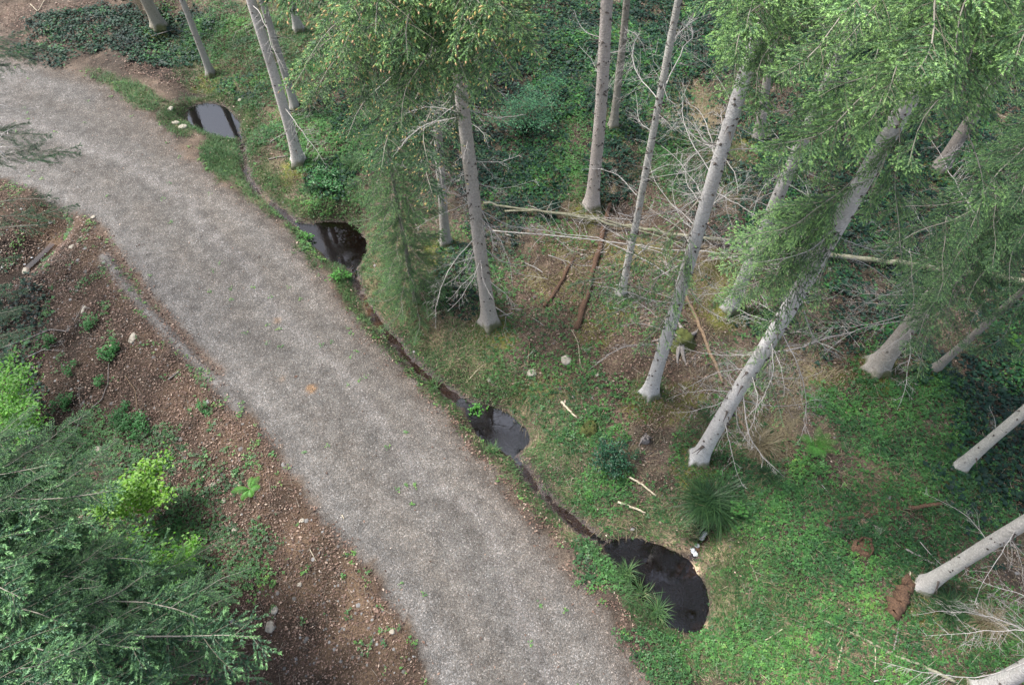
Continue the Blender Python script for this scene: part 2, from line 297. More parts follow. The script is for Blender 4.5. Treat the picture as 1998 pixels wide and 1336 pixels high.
def ground_material():
    m, n, l, bs = mat('ground_soil_and_gravel')
    tc = nd(n, 'ShaderNodeTexCoord'); a = attr(n, 'gcol'); g = attr(n, 'grav'); wt = attr(n, 'wet')
    n1 = nd(n, 'ShaderNodeTexNoise', i_Scale=2.6, i_Detail=6.0); l.new(tc.outputs['Object'], n1.inputs['Vector'])
    n2 = nd(n, 'ShaderNodeTexNoise', i_Scale=22.0, i_Detail=5.0, i_Roughness=.7); l.new(tc.outputs['Object'], n2.inputs['Vector'])
    v1 = nd(n, 'ShaderNodeTexVoronoi', i_Scale=36.0); l.new(tc.outputs['Object'], v1.inputs['Vector'])
    v2 = nd(n, 'ShaderNodeTexVoronoi', i_Scale=75.0); l.new(tc.outputs['Object'], v2.inputs['Vector'])
    c = mixc(n, l, 1.0, a.outputs['Color'], mrange(n, l, n1.outputs[0], .3, .7, .72, 1.28), 'MULTIPLY')
    soil = mixc(n, l, 1.0, c, mrange(n, l, n2.outputs[0], .32, .68, .45, 1.6), 'MULTIPLY')
    sp = nd(n, 'ShaderNodeSeparateColor'); l.new(v2.outputs['Color'], sp.inputs[0])
    soil = mixc(n, l, mrange(n, l, sp.outputs[0], .90, .97, 0, .55), soil, (.30, .24, .19))
    sg = nd(n, 'ShaderNodeSeparateColor'); l.new(v1.outputs['Color'], sg.inputs[0])
    s1 = ramp(n, l, sg.outputs[0], [(0, (.60,) * 3), (.35, (.84,) * 3), (.7, (1.0,) * 3), (.90, (1.14,) * 3), (.985, (1.75, 1.75, 1.78))])
    s2 = ramp(n, l, sp.outputs[1], [(0, (.55, .52, .5)), (.5, (.95, .95, .95)), (.9, (1.2, 1.2, 1.2)), (1, (1.5, 1.5, 1.55))])
    gr = mixc(n, l, 1.0, c, s1, 'MULTIPLY'); gr = mixc(n, l, 1.0, gr, s2, 'MULTIPLY')
    tint = mixc(n, l, mrange(n, l, sg.outputs[1], 0, 1, 0, .35), gr, mixc(n, l, 1.0, gr, (1.15, .9, .72), 'MULTIPLY'))
    jag = nd(n, 'ShaderNodeMath', operation='ADD'); l.new(g.outputs['Fac'], jag.inputs[0]); l.new(mrange(n, l, sg.outputs[2], 0, 1, -.35, .35), jag.inputs[1])
    out = mixc(n, l, mrange(n, l, jag.outputs[0], .35, .65, 0, 1), soil, tint)
    l.new(out, bs.inputs['Base Color'])
    l.new(mrange(n, l, wt.outputs['Fac'], 0, 1, .92, .22), bs.inputs['Roughness'])
    bs.inputs['Specular IOR Level'].default_value = .3
    h = nd(n, 'ShaderNodeMath', operation='MULTIPLY_ADD'); l.new(v1.outputs['Distance'], h.inputs[0]); h.inputs[1].default_value = -.5; l.new(n2.outputs[0], h.inputs[2])
    b = nd(n, 'ShaderNodeBump', i_Strength=.9, i_Distance=.03); l.new(h.outputs[0], b.inputs['Height']); l.new(b.outputs[0], bs.inputs['Normal'])
    return m
def leaf_material(name, stops, rough=.5, trans=.25, objcol=False, tipcol=None, spec=.4):
    m, n, l, bs = mat(name)
    a = attr(n, 'rnd')
    col = ramp(n, l, a.outputs['Fac'], stops)
    if objcol:
        oi = nd(n, 'ShaderNodeObjectInfo'); col = mixc(n, l, 1.0, col, oi.outputs['Color'], 'MULTIPLY')
        if tipcol:
            t = attr(n, 'tip'); col = mixc(n, l, t.outputs['Fac'], col, mixc(n, l, 1.0, tipcol, oi.outputs['Color'], 'MULTIPLY'))
    l.new(col, bs.inputs['Base Color']); bs.inputs['Roughness'].default_value = rough; bs.inputs['Specular IOR Level'].default_value = spec
    if trans:
        tr = nd(n, 'ShaderNodeBsdfTranslucent'); l.new(col, tr.inputs[0]); mx = nd(n, 'ShaderNodeMixShader', i_0=trans)
        l.new(bs.outputs[0], mx.inputs[1]); l.new(tr.outputs[0], mx.inputs[2]); l.new(mx.outputs[0], n['Material Output'].inputs[0])
    return m
def bark_material(name, ca, cb, cm, moss_h=.45, moss_to=(.085, .10, .02), scale=1.0):
    m, n, l, bs = mat(name)
    tc = nd(n, 'ShaderNodeTexCoord'); mp = nd(n, 'ShaderNodeMapping'); mp.inputs['Scale'].default_value = (9 * scale, 9 * scale, 26 * scale); l.new(tc.outputs['Object'], mp.inputs[0])
    n1 = nd(n, 'ShaderNodeTexNoise', i_Scale=1.0, i_Detail=5.0, i_Roughness=.65); l.new(mp.outputs[0], n1.inputs['Vector'])
    n2 = nd(n, 'ShaderNodeTexNoise', i_Scale=2.2, i_Detail=3.0); l.new(tc.outputs['Object'], n2.inputs['Vector'])
    v = nd(n, 'ShaderNodeTexVoronoi', i_Scale=24.0 * scale); l.new(tc.outputs['Object'], v.inputs['Vector'])
    oi = nd(n, 'ShaderNodeObjectInfo')
    col = ramp(n, l, n1.outputs[0], [(.32, cb), (.46, ca), (.58, tuple(q * .85 for q in ca)), (.72, tuple(min(1, q * 1.15) for q in ca))])
    col = mixc(n, l, mrange(n, l, n2.outputs[0], .42, .66, 0, .7), col, cm)
    n3 = nd(n, 'ShaderNodeTexNoise', i_Scale=.9, i_Detail=4.0); l.new(tc.outputs['Object'], n3.inputs['Vector'])
    col = mixc(n, l, mrange(n, l, n3.outputs[0], .54, .72, 0, .3), col, (.30, .31, .22))
    col = mixc(n, l, 1.0, col, mrange(n, l, v.outputs['Distance'], 0, .6, 1.12, .82), 'MULTIPLY')
    col = mixc(n, l, 1.0, col, oi.outputs['Color'], 'MULTIPLY')
    sx = nd(n, 'ShaderNodeSeparateXYZ'); l.new(tc.outputs['Object'], sx.inputs[0])
    ad = nd(n, 'ShaderNodeMath', operation='ADD'); l.new(sx.outputs[2], ad.inputs[0]); l.new(mrange(n, l, n2.outputs[0], .3, .7, .3, -.35), ad.inputs[1])
    if moss_h: col = mixc(n, l, mrange(n, l, ad.outputs[0], -.12, .22, .8, 0), col, moss_to)
    l.new(col, bs.inputs['Base Color']); bs.inputs['Roughness'].default_value = .85; bs.inputs['Specular IOR Level'].default_value = .2
    b = nd(n, 'ShaderNodeBump', i_Strength=1.0, i_Distance=.03); l.new(n1.outputs[0], b.inputs['Height']); l.new(b.outputs[0], bs.inputs['Normal'])
    return m
def plain(name, ca, cb, rough=.85, scale=12.0, bump=.5, stretch=(1, 1, 1)):
    m, n, l, bs = mat(name)
    tc = nd(n, 'ShaderNodeTexCoord'); mp = nd(n, 'ShaderNodeMapping'); mp.inputs['Scale'].default_value = stretch; l.new(tc.outputs['Object'], mp.inputs[0])
    n1 = nd(n, 'ShaderNodeTexNoise', i_Scale=scale, i_Detail=5.0, i_Roughness=.65); l.new(mp.outputs[0], n1.inputs['Vector'])
    l.new(ramp(n, l, n1.outputs[0], [(.3, ca), (.7, cb)]), bs.inputs['Base Color']); bs.inputs['Roughness'].default_value = rough
    b = nd(n, 'ShaderNodeBump', i_Strength=bump, i_Distance=.02); l.new(n1.outputs[0], b.inputs['Height']); l.new(b.outputs[0], bs.inputs['Normal'])
    return m
def water_material(name, tint, ripple=.25, scale=14.0, murk=.75, ior=1.5):
    m, n, l, bs = mat(name); n.remove(bs)
    tc = nd(n, 'ShaderNodeTexCoord'); n1 = nd(n, 'ShaderNodeTexNoise', i_Scale=scale, i_Detail=3.0); l.new(tc.outputs['Object'], n1.inputs['Vector'])
    n0 = nd(n, 'ShaderNodeTexNoise', i_Scale=1.3, i_Detail=1.0); l.new(tc.outputs['Object'], n0.inputs['Vector'])
    ad = nd(n, 'ShaderNodeMath', operation='MULTIPLY'); l.new(n1.outputs[0], ad.inputs[0]); l.new(mrange(n, l, n0.outputs[0], .46, .62, .03, 1.0), ad.inputs[1])
    b = nd(n, 'ShaderNodeBump', i_Strength=ripple, i_Distance=.03); l.new(ad.outputs[0], b.inputs['Height'])
    fr = nd(n, 'ShaderNodeFresnel', i_IOR=ior); l.new(b.outputs[0], fr.inputs['Normal'])
    gl = nd(n, 'ShaderNodeBsdfGlossy', i_Roughness=.02); l.new(b.outputs[0], gl.inputs['Normal'])
    tr = nd(n, 'ShaderNodeBsdfTransparent', i_Color=tint + (1,)); df = nd(n, 'ShaderNodeBsdfDiffuse', i_Color=(.006, .004, .004, 1))
    mk = nd(n, 'ShaderNodeMixShader', i_0=murk); l.new(tr.outputs[0], mk.inputs[1]); l.new(df.outputs[0], mk.inputs[2])
    mx = nd(n, 'ShaderNodeMixShader'); l.new(fr.outputs[0], mx.inputs[0]); l.new(mk.outputs[0], mx.inputs[1]); l.new(gl.outputs[0], mx.inputs[2])
    l.new(mx.outputs[0], n['Material Output'].inputs[0]); return m

M = {}
M['ground'] = ground_material()
M['bark'] = bark_material('spruce_bark', (.67, .63, .59), (.38, .34, .31), (.54, .50, .46))
M['scar'] = plain('dark_knot', (.05, .04, .035), (.12, .10, .085), .9, 60)
M['twigwood'] = plain('grey_twig', (.30, .27, .245), (.60, .57, .54), .85, 30)
M['livewood'] = leaf_material('branch_bark', [(0, (.36, .33, .29)), (.4, (.30, .27, .22)), (1, (.09, .085, .045))], .8, 0)
M['needle'] = leaf_material('spruce_needles', [(0, (.28, .32, .36)), (.45, (.60, .64, .70)), (1, (1.0, 1.0, .95))], .5, .12, True, (2.0, 1.8, 1.35))
M['bud'] = leaf_material('yellow_buds', [(0, (.45, .36, .12)), (.6, (.62, .46, .20)), (1, (.66, .40, .24))], .6, .15)
M['ivy'] = leaf_material('ivy_leaves', [(0, (.008, .024, .020)), (.45, (.018, .062, .032)), (.7, (.045, .16, .038)), (1, (.10, .30, .05))], .55, .12, spec=.3)
M['herb'] = leaf_material('herb_leaves', [(0, (.014, .045, .020)), (.4, (.045, .135, .042)), (.8, (.11, .29, .065)), (1, (.24, .42, .09))], .5, .25)
M['grass'] = leaf_material('grass_blades', [(0, (.035, .09, .035)), (.5, (.07, .165, .055)), (.8, (.13, .235, .075)), (1, (.34, .32, .18))], .55, .3)
M['dry'] = leaf_material('dry_grass', [(0, (.16, .13, .07)), (.5, (.29, .24, .14)), (.85, (.42, .36, .24)), (1, (.14, .17, .05))], .7, .2)
M['litter'] = leaf_material('fallen_leaves', [(0, (.04, .025, .019)), (.4, (.11, .066, .048)), (.7, (.22, .135, .10)), (.9, (.42, .31, .24)), (1, (.62, .52, .43))], .65, .1)
M['twigs'] = leaf_material('litter_twigs', [(0, (.12, .085, .06)), (.5, (.26, .21, .16)), (1, (.52, .46, .38))], .8, 0)
M['pebble'] = leaf_material('road_pebbles', [(0, (.06, .055, .05)), (.5, (.14, .132, .124)), (.85, (.30, .295, .29)), (1, (.6, .6, .6))], .8, 0)
M['stone'] = plain('pale_stone', (.22, .19, .15), (.50, .46, .38), .85, 9)
M['mossy'] = plain('mossy_rotten_wood', (.04, .048, .015), (.105, .12, .028), .95, 9)
M['rot'] = plain('rotten_red_wood', (.04, .022, .015), (.20, .115, .068), .95, 34, 1.0)
M['oldwood'] = plain('weathered_wood', (.14, .12, .11), (.33, .30, .28), .9, 16)
M['log'] = plain('pale_log_bark', (.10, .10, .05), (.38, .36, .26), .85, 11)
M['logbrown'] = plain('brown_log', (.12, .08, .05), (.30, .21, .13), .9, 14)
M['cutwood'] = plain('pale_split_wood', (.40, .33, .22), (.66, .58, .44), .8, 20)
M['beech'] = leaf_material('beech_leaves', [(0, (.07, .19, .015)), (.5, (.13, .32, .02)), (1, (.26, .48, .04))], .45, .35, True)
M['shrub'] = leaf_material('shrub_leaves', [(0, (.010, .035, .022)), (.6, (.02, .075, .035)), (1, (.05, .14, .06))], .4, .1, True)
M['sedge'] = leaf_material('sedge_blades', [(0, (.015, .045, .018)), (.6, (.035, .09, .03)), (.93, (.08, .16, .05)), (1, (.4, .36, .2))], .45, .15)
M['fern'] = leaf_material('fern_fronds', [(0, (.05, .16, .03)), (1, (.11, .32, .06))], .5, .3, True)
M['streamw'] = water_material('thin_stream_water', (.75, .65, .6), .12, 22.0, .10, 1.7)
M['foam'] = plain('white_water', (.45, .48, .52), (.80, .82, .86), .25, 30, 1.0)

# ---------------------------------------------------------------- mesh helpers
def mesh(name, V, Fc, mats, attrs=None, midx=None, smooth_=False):
    me = bpy.data.meshes.new(name)
    V = np.asarray(V, np.float32)
    lists = Fc if isinstance(Fc, list) else [Fc]
    lists = [np.asarray(f, np.int32) for f in lists if len(f)]
    me.vertices.add(len(V)); me.vertices.foreach_set('co', V.ravel())
    loops = np.concatenate([f.ravel() for f in lists]); tot = np.concatenate([np.full(len(f), f.shape[1], np.int32) for f in lists])
    st = np.concatenate([[0], np.cumsum(tot)[:-1]]).astype(np.int32)
    me.loops.add(len(loops)); me.loops.foreach_set('vertex_index', loops.astype(np.int32))
    me.polygons.add(len(tot)); me.polygons.foreach_set('loop_start', st); me.polygons.foreach_set('loop_total', tot)
    if smooth_: me.polygons.foreach_set('use_smooth', np.ones(len(tot), bool))
    if midx is not None: me.polygons.foreach_set('material_index', np.asarray(midx, np.int32))
    for m_ in (mats if isinstance(mats, list) else [mats]): me.materials.append(m_)
    for k, a in (attrs or {}).items():
        a = np.asarray(a, np.float32)
        if a.ndim == 2:
            at = me.attributes.new(k, 'FLOAT_COLOR', 'POINT'); at.data.foreach_set('color', np.hstack([a, np.ones((len(a), 1), np.float32)]).ravel().astype(np.float32))
        else:
            at = me.attributes.new(k, 'FLOAT', 'POINT'); at.data.foreach_set('value', a)
    me.update(calc_edges=True); me.validate(verbose=False) if False else None
    return me
def obj(name, me, parent=None, loc=None, **props):
    o = bpy.data.objects.new(name, me); COL.objects.link(o)
    if parent is not None: o.parent = parent
    if loc is not None: o.location = loc
    for k, v in props.items():
        if v is not None: o[k] = v
    return o
def thing(name, label, cat, loc, group=None):
    return obj(name, None, None, tuple(map(float, loc)), label=label, category=cat, group=group)
def tube(pts, rad, n=6, cap=True, jit=0, rg=None):
    pts = np.asarray(pts, float); rad = np.broadcast_to(np.asarray(rad, float), (len(pts),))
    tg = np.gradient(pts, axis=0); tg /= np.linalg.norm(tg, axis=1)[:, None] + 1e-9
    ref = np.array([0, 0, 1.]) if abs(tg[0, 2]) < .9 else np.array([1., 0, 0])
    a = np.cross(tg, ref); a /= np.linalg.norm(a, axis=1)[:, None] + 1e-9; b = np.cross(tg, a)
    an = np.arange(n) * 2 * PI / n
    rr = rad[:, None] * (1 + (jit * (rg.random((len(pts), n)) - .5) if jit else 0))
    V = pts[:, None] + (np.cos(an)[None, :, None] * a[:, None] + np.sin(an)[None, :, None] * b[:, None]) * (rr[..., None] if jit else rr[:, :, None])
    V = V.reshape(-1, 3)
    i = np.arange(len(pts) - 1)[:, None] * n; j = np.arange(n)[None]; k = (j + 1) % n
    Fq = np.stack([i + j, i + k, i + n + k, i + n + j], -1).reshape(-1, 4)
    if cap:
        V = np.vstack([V, pts[0], pts[-1]]); c0 = len(V) - 2; c1 = c0 + 1; L = (len(pts) - 1) * n
        q = np.arange(n); e = (q + 1) % n
        T = np.vstack([np.stack([np.full(n, c0), e, q], 1), np.stack([np.full(n, c1), L + q, L + e], 1)])
        return V, Fq, T
    return V, Fq, np.zeros((0, 3), int)
class MB:
    def __init__(s): s.V = []; s.Q = []; s.T = []; s.n = 0; s.A = []
    def add(s, V, Q=None, T=None, a=0.0):
        if Q is not None and len(Q): s.Q.append(np.asarray(Q) + s.n)
        if T is not None and len(T): s.T.append(np.asarray(T) + s.n)
        s.V.append(V); s.A.append(np.broadcast_to(np.asarray(a, float), (len(V),))); s.n += len(V)
    def tube(s, *a, val=0.0, **k): V, Q, T = tube(*a, **k); s.add(V, Q, T, val)
    def mesh(s, name, mats, attr_='rnd', smooth_=False):
        fs = []
        if s.Q: fs.append(np.vstack(s.Q))
        if s.T: fs.append(np.vstack(s.T))
        return mesh(name, np.vstack(s.V), fs, mats, {attr_: np.concatenate(s.A)}, smooth_=smooth_)
def rotz(a):
    c = np.cos(a); s = np.sin(a); z = np.zeros_like(c); o = np.ones_like(c)
    return np.stack([np.stack([c, -s, z], -1), np.stack([s, c, z], -1), np.stack([z, z, o], -1)], -2)
def rot_rand(n, tilt, rg):
    yaw = rg.random(n) * 2 * PI; ax = rg.random(n) * 2 * PI; t = rg.normal(0, tilt, n)
    kx = np.cos(ax); ky = np.sin(ax); c = np.cos(t); s = np.sin(t); C_ = 1 - c; z = np.zeros(n)
    R = np.stack([np.stack([c + kx * kx * C_, kx * ky * C_, ky * s], -1), np.stack([kx * ky * C_, c + ky * ky * C_, -kx * s], -1), np.stack([-ky * s, kx * s, c], -1)], -2)
    return R @ rotz(yaw)
def stamp(tv, tf, pos, R, sc, rnd, name, m_, extra=None):
    tv = np.asarray(tv, float); n = len(pos); k = len(tv)
    sc = np.asarray(sc); sc = sc[:, None, None] if sc.ndim == 1 else sc[:, None, :]
    V = np.einsum('nij,nkj->nki', R, tv[None] * sc) + pos[:, None]
    Fc = (np.asarray(tf)[None] + (np.arange(n) * k)[:, None, None]).reshape(-1, np.asarray(tf).shape[1])
    return mesh(name, V.reshape(-1, 3), Fc, m_, {'rnd': np.repeat(rnd, k)})

# ---------------------------------------------------------------- ground, road, water
idx = np.arange(shp[0] * shp[1]).reshape(shp)
quads = np.stack([idx[:-1, :-1], idx[:-1, 1:], idx[1:, 1:], idx[1:, :-1]], -1).reshape(-1, 4)
onroad = ((gravel[:-1, :-1] + gravel[1:, 1:] + gravel[:-1, 1:] + gravel[1:, :-1]) / 4 > .5).ravel()
Vall = np.stack([GX, GY, GZ], -1).reshape(-1, 3)
def sub(name, sel, kind='structure'):
    q = quads[sel]; u, inv = np.unique(q, return_inverse=True)
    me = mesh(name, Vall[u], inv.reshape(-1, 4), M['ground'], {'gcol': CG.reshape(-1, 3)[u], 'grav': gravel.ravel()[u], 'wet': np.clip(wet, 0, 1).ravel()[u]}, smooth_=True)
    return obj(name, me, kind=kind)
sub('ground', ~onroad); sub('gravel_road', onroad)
def flat_poly(name, pl, z, m_):
    c = pl.mean(0); pe = []
    for i in range(len(pl)):
        t = pl[(i + 1) % len(pl)] - pl[i - 1]; nrm = np.array([t[1], -t[0]]); nrm /= np.linalg.norm(nrm)
        if nrm @ (pl[i] - c) < 0: nrm = -nrm
        pe.append(pl[i] + nrm * .36)
    V = np.vstack([np.column_stack([pe, np.full(len(pe), 0.)]), [[c[0], c[1], 0]]]); V[:, :2] -= c; n = len(pe)
    T = np.stack([np.arange(n), (np.arange(n) + 1) % n, np.full(n, n)], 1)
    a = V[T[0]]; 
    if np.cross(a[1] - a[0], a[2] - a[0])[2] < 0: T = T[:, ::-1]
    return obj(name, mesh(name, V, T, m_), loc=(c[0], c[1], z), kind='structure')
for p, q in zip(pools, ((2.4, .03), (1.9, .05), (2.4, .10), (2.0, .13))): flat_poly('pool_water', p, ZW, water_material('dark_pool_water', (.45, .30, .22), q[1], 20.0, .35, q[0]))
def ribbon(name, pl, wd, z, m_, zf=None):
    t = np.gradient(pl, axis=0); nrm = np.stack([-t[:, 1], t[:, 0]], 1); nrm /= np.linalg.norm(nrm, axis=1)[:, None]
    zz = np.full(len(pl), z) if zf is None else zf(pl)
    V = np.vstack([np.column_stack([pl + nrm * wd, zz]), np.column_stack([pl - nrm * wd, zz])]); n = len(pl)
    i = np.arange(n - 1); return obj(name, mesh(name, V, np.stack([i + n, i + n + 1, i + 1, i], 1), m_), kind='structure')
ribbon('stream_water', stream, .30, ZW - .004, M['streamw']); ribbon('stream_water', stream2, .32, ZW - .004, M['streamw']); ribbon('stream_water', stream3, .28, ZW - .004, M['streamw'])
ribbon('stream_water', hollow[len(hollow) // 2:], .10, -.86, M['streamw'])
ribbon('stream_water', inflow, .07, 0, M['streamw'], lambda p: samp(GZ, p[:, 0], p[:, 1]) + .012)

# ---------------------------------------------------------------- ground cover (stuff)
def pick(mask, n, rg, margin=140, x0=-24, x1=24, y0=.6, y1=31):
    out = []; tot = 0
    while tot < n:
        x = rg.uniform(x0, x1, n * 3); y = rg.uniform(y0, y1, n * 3); z = samp(GZ, x, y); a, b, _ = proj(x, y, z)
        k = (a > -margin) & (a < 1998 + margin) & (b > -margin) & (b < 1336 + margin); x = x[k]; y = y[k]; z = z[k]
        k = rg.random(len(x)) < samp(mask, x, y); out.append(np.stack([x[k], y[k], z[k]], 1)); tot += k.sum()
        if len(out) > 60: break
    return np.vstack(out)[:n]
rg = np.random.default_rng(11)
def cover(name, label, mask, n, tv, tf, size, m_, lift=(0, .05), tilt=.35, clump=0, sv=.3, rnd_mask=None):
    p = pick(mask, n, rg)
    if clump:
        p[:, :2] += rg.normal(0, clump, (len(p), 2)); p[:, 2] = samp(GZ, p[:, 0], p[:, 1])
        k = samp(mask, p[:, 0], p[:, 1]) > .05; p = p[k]
    n = len(p); p[:, 2] += rg.uniform(*lift, n)
    if rnd_mask is None: r = rg.beta(2, 2, n)
    else: r = np.clip(rg.beta(2, 3, n) * .6 + fbm(p[:, 0] * 1.3, p[:, 1] * 1.3, 5) * .9 - rnd_mask, 0, 1)
    me = stamp(tv, tf, p, rot_rand(n, tilt, rg), size * np.exp(rg.normal(0, sv, n)), r, name, m_)
    o = obj(name, me, kind='stuff', label=label); return o
ivy_t = [(0, -.35, 0), (.5, -.25, .02), (.32, .1, .09), (.0, .62, -.06), (-.32, .1, .09), (-.5, -.25, .02), (0, 0, -.04)]
ivy_f = [(6, 0, 1), (6, 1, 2), (6, 2, 3), (6, 3, 4), (6, 4, 5), (6, 5, 0)]
leaf_t = [(0, -.5, 0), (.28, 0, .08), (0, .5, 0), (-.28, 0, .08)]; leaf_f = [(0, 1, 2), (0, 2, 3)]
cover('ivy', 'dark glossy ivy carpet on the forest floor', ivy, 95000, ivy_t, ivy_f, .085, M['ivy'], (0, .14), .45, rnd_mask=.38)
tri_t = [(0, 0, 0), (.25, .35, .08), (0, .6, .03), (-.25, .35, .08), (.45, -.02, .05), (.42, -.38, .03), (.1, -.3, .08), (-.45, -.02, .05), (-.42, -.38, .03), (-.1, -.3, .08)]
tri_f = [(0, 1, 2), (0, 2, 3), (0, 5, 4), (0, 6, 5), (0, 7, 8), (0, 8, 9)]
cover('undergrowth', 'low green herbs and bramble leaves on the forest floor', herb, 140000, tri_t, tri_f, .062, M['herb'], (0, .10), .4, rnd_mask=.2)
def blades(name, label, mask, n, ln, wd, m_, lean=.5, clump=0, margin=140):
    p = pick(mask, n, rg, margin)
    if clump: p[:, :2] += rg.normal(0, clump, (len(p), 2)); p[:, 2] = samp(GZ, p[:, 0], p[:, 1])
    n = len(p); L = ln * np.exp(rg.normal(0, .3, n)); flow = fbm(p[:, 0] * .8, p[:, 1] * .8, 8) * 4 * PI; yaw = flow + rg.normal(0, .9, n)
    e = np.abs(rg.normal(lean, .3, n)); d = np.stack([np.cos(yaw), np.sin(yaw), np.zeros(n)], 1); s = np.stack([-np.sin(yaw), np.cos(yaw), np.zeros(n)], 1)
    up = np.array([0, 0, 1.])
    mid = p + d * (L * .5 * np.sin(e))[:, None] + up * (L * .5 * np.cos(e))[:, None]
    tip = mid + d * (L * .5 * np.sin(e + .6))[:, None] + up * (L * .5 * np.cos(e + .6))[:, None]
    w_ = (wd * np.exp(rg.normal(0, .2, n)))[:, None]
    V = np.stack([p - s * w_, p + s * w_, mid + s * w_ * .8, mid - s * w_ * .8, tip], 1).reshape(-1, 3); b = np.arange(n)[:, None] * 5
    me = mesh(name, V, [b + np.array([[0, 1, 2, 3]]), b + np.array([[3, 2, 4]])], m_, {'rnd': np.repeat(np.clip(rg.beta(2, 2, n) * .7 + fbm(p[:, 0], p[:, 1], 4) * .6 - .15, 0, 1), 5)})
    return obj(name, me, kind='stuff', label=label)
blades('grass', 'short green grass along the ditch and pools', grass * .65, 70000, .13, .006, M['grass'], .6)
blades('dry_grass', 'bleached dry grass on the bank', np.clip(dry + .10 * (ngr * land * isR), 0, 1), 60000, .18, .0045, M['dry'], 1.0, .05)
wideg = gravel * .9 * (1 - sst(dRr, .0, .6)) * gate(nB, .4, .6) + gravel * .02 + gravel * .3 * (1 - sst(dLl, 0, .3))
cover('leaf_litter', 'pinkish brown fallen leaves', np.clip(litter * 1.2 + wideg * .25 + .12 * ngr * land * isR + .4 * ngr * land * isL * (.4 + nC), 0, 1), 190000, leaf_t, leaf_f, .05, M['litter'], (0.0, .035), .45)
pm = (dP < -.02) * (.02 + np.exp(-(dP / .12) ** 2)) * gate(nC, .5, .7); p = pick(np.clip(pm + .25 * (dS < .12), 0, 1), 200, rg); n = len(p); p[:, 2] = np.maximum(p[:, 2], ZW) + .004
obj('floating_leaves', stamp(leaf_t, leaf_f, p, rot_rand(n, .05, rg), .05 * np.exp(rg.normal(0, .3, n)) [:, None] * np.array([1, 1, .2]), rg.beta(2, 2, n) * .6, 'floating_leaves', M['litter']), kind='stuff', label='a few brown leaves floating on the pools and stream')
p = pick(np.clip(twig, 0, 1), 22000, rg); n = len(p); p[:, 2] += rg.uniform(.01, .07, n)
rod_t = [(-.5, -.5, 0), (-.5, .5, 0), (-.5, 0, .8), (.5, -.3, 0), (.5, .3, 0), (.5, 0, .5)]
rod_f = [(0, 3, 5), (0, 5, 2), (1, 2, 5), (1, 5, 4), (0, 1, 4), (0, 4, 3)]
L = .16 * np.exp(rg.normal(0, .6, n)); wv = .006 + .004 * rg.random(n)
obj('twig_litter', stamp(rod_t, rod_f, p, rot_rand(n, .12, rg), np.stack([L, wv, wv], 1), rg.beta(2, 2, n), 'twig_litter', M['twigs']), kind='stuff', label='small dead twigs scattered over the forest floor')
peb_t = np.array([(1, 0, 0), (.3, .9, 0), (-.8, .5, 0), (-.7, -.6, 0), (.4, -.8, 0), (.1, .1, .6)]); peb_f = [(0, 1, 5), (1, 2, 5), (2, 3, 5), (3, 4, 5), (4, 0, 5)]
pebm = np.clip(gravel * (.35 + .4 * np.exp(-((dLl - .3) / .35) ** 2)) + .03 * ngr * land, 0, 1)
p = pick(pebm, 70000, rg); n = len(p)
obj('loose_gravel', stamp(peb_t, peb_f, p, rot_rand(n, .2, rg), .0085 * np.exp(rg.normal(0, .35, n)), np.clip(rg.beta(2, 4.2, n), 0, 1), 'loose_gravel', M['pebble']), kind='stuff', label='loose grey and white gravel on the road')
p = pick(np.clip(isL * ngr * (earth + dark + .3) + .12 * isR * ngr, 0, 1) * land, 3500, rg); n = len(p)
obj('small_stones', stamp(peb_t, peb_f, p, rot_rand(n, .3, rg), .026 * np.exp(rg.normal(0, .45, n)), np.clip(rg.beta(3, 2, n), 0, 1) * .85, 'small_stones', M['pebble']), kind='stuff', label='small stones lying in the brown soil')
weedm = gravel * .012 * gate(nB, .45, .6) + np.where(isL | (right > 0), .5, 0) * np.exp(-(roadsd / .5) ** 2) * gate(nC, .55, .7)
p = pick(np.clip(weedm, 0, 1), 800, rg); pp = np.repeat(p, 7, 0); pp[:, :2] += rg.normal(0, .04, (len(pp), 2)); pp[:, 2] = samp(GZ, pp[:, 0], pp[:, 1]) + rg.uniform(.01, .05, len(pp)); n = len(pp)
obj('small_weeds', stamp(tri_t, tri_f, pp, rot_rand(n, .4, rg), .04 * np.exp(rg.normal(0, .3, n)), np.clip(rg.random(n) * .5 + .5, 0, 1), 'small_weeds', M['herb']), kind='stuff', label='small green weeds dotted over the gravel and its edges')

# ---------------------------------------------------------------- spruce branches (shared meshes)
def needles(mb, a, b, rg, per=150, ln=.022, wd=.0065, t0=0.0, tipbias=1.0):
    """needle triangles along the straight twig a-b"""
    L = np.linalg.norm(b - a); n = max(5, int(per * L)); d = (b - a) / (L + 1e-9)
    t = rg.random(n) ** .9 * (1 - t0) + t0; base = a + (b - a) * t[:, None]
    r = rg.normal(0, 1, (n, 3)); r -= (r @ d)[:, None] * d; r /= np.linalg.norm(r, axis=1)[:, None]; r[:, 2] *= .6
    dr = r * .72 + d * .70; dr /= np.linalg.norm(dr, axis=1)[:, None]
    s = np.cross(dr, rg.normal(0, 1, (n, 3))); s /= np.linalg.norm(s, axis=1)[:, None]
    l_ = ln * rg.uniform(.75, 1.2, n)[:, None]
    V = np.stack([base - s * wd, base + s * wd, base + dr * l_], 1).reshape(-1, 3)
    T = np.arange(n * 3).reshape(-1, 3); mb['V'].append(V); mb['n'].append(n); mb['tip'].append(np.repeat(np.clip((t - .35) / .55, 0, 1) * tipbias, 3)); mb['rnd'].append(np.repeat(np.clip(rg.beta(2, 2) + rg.normal(0, .05, n), 0, 1), 3))
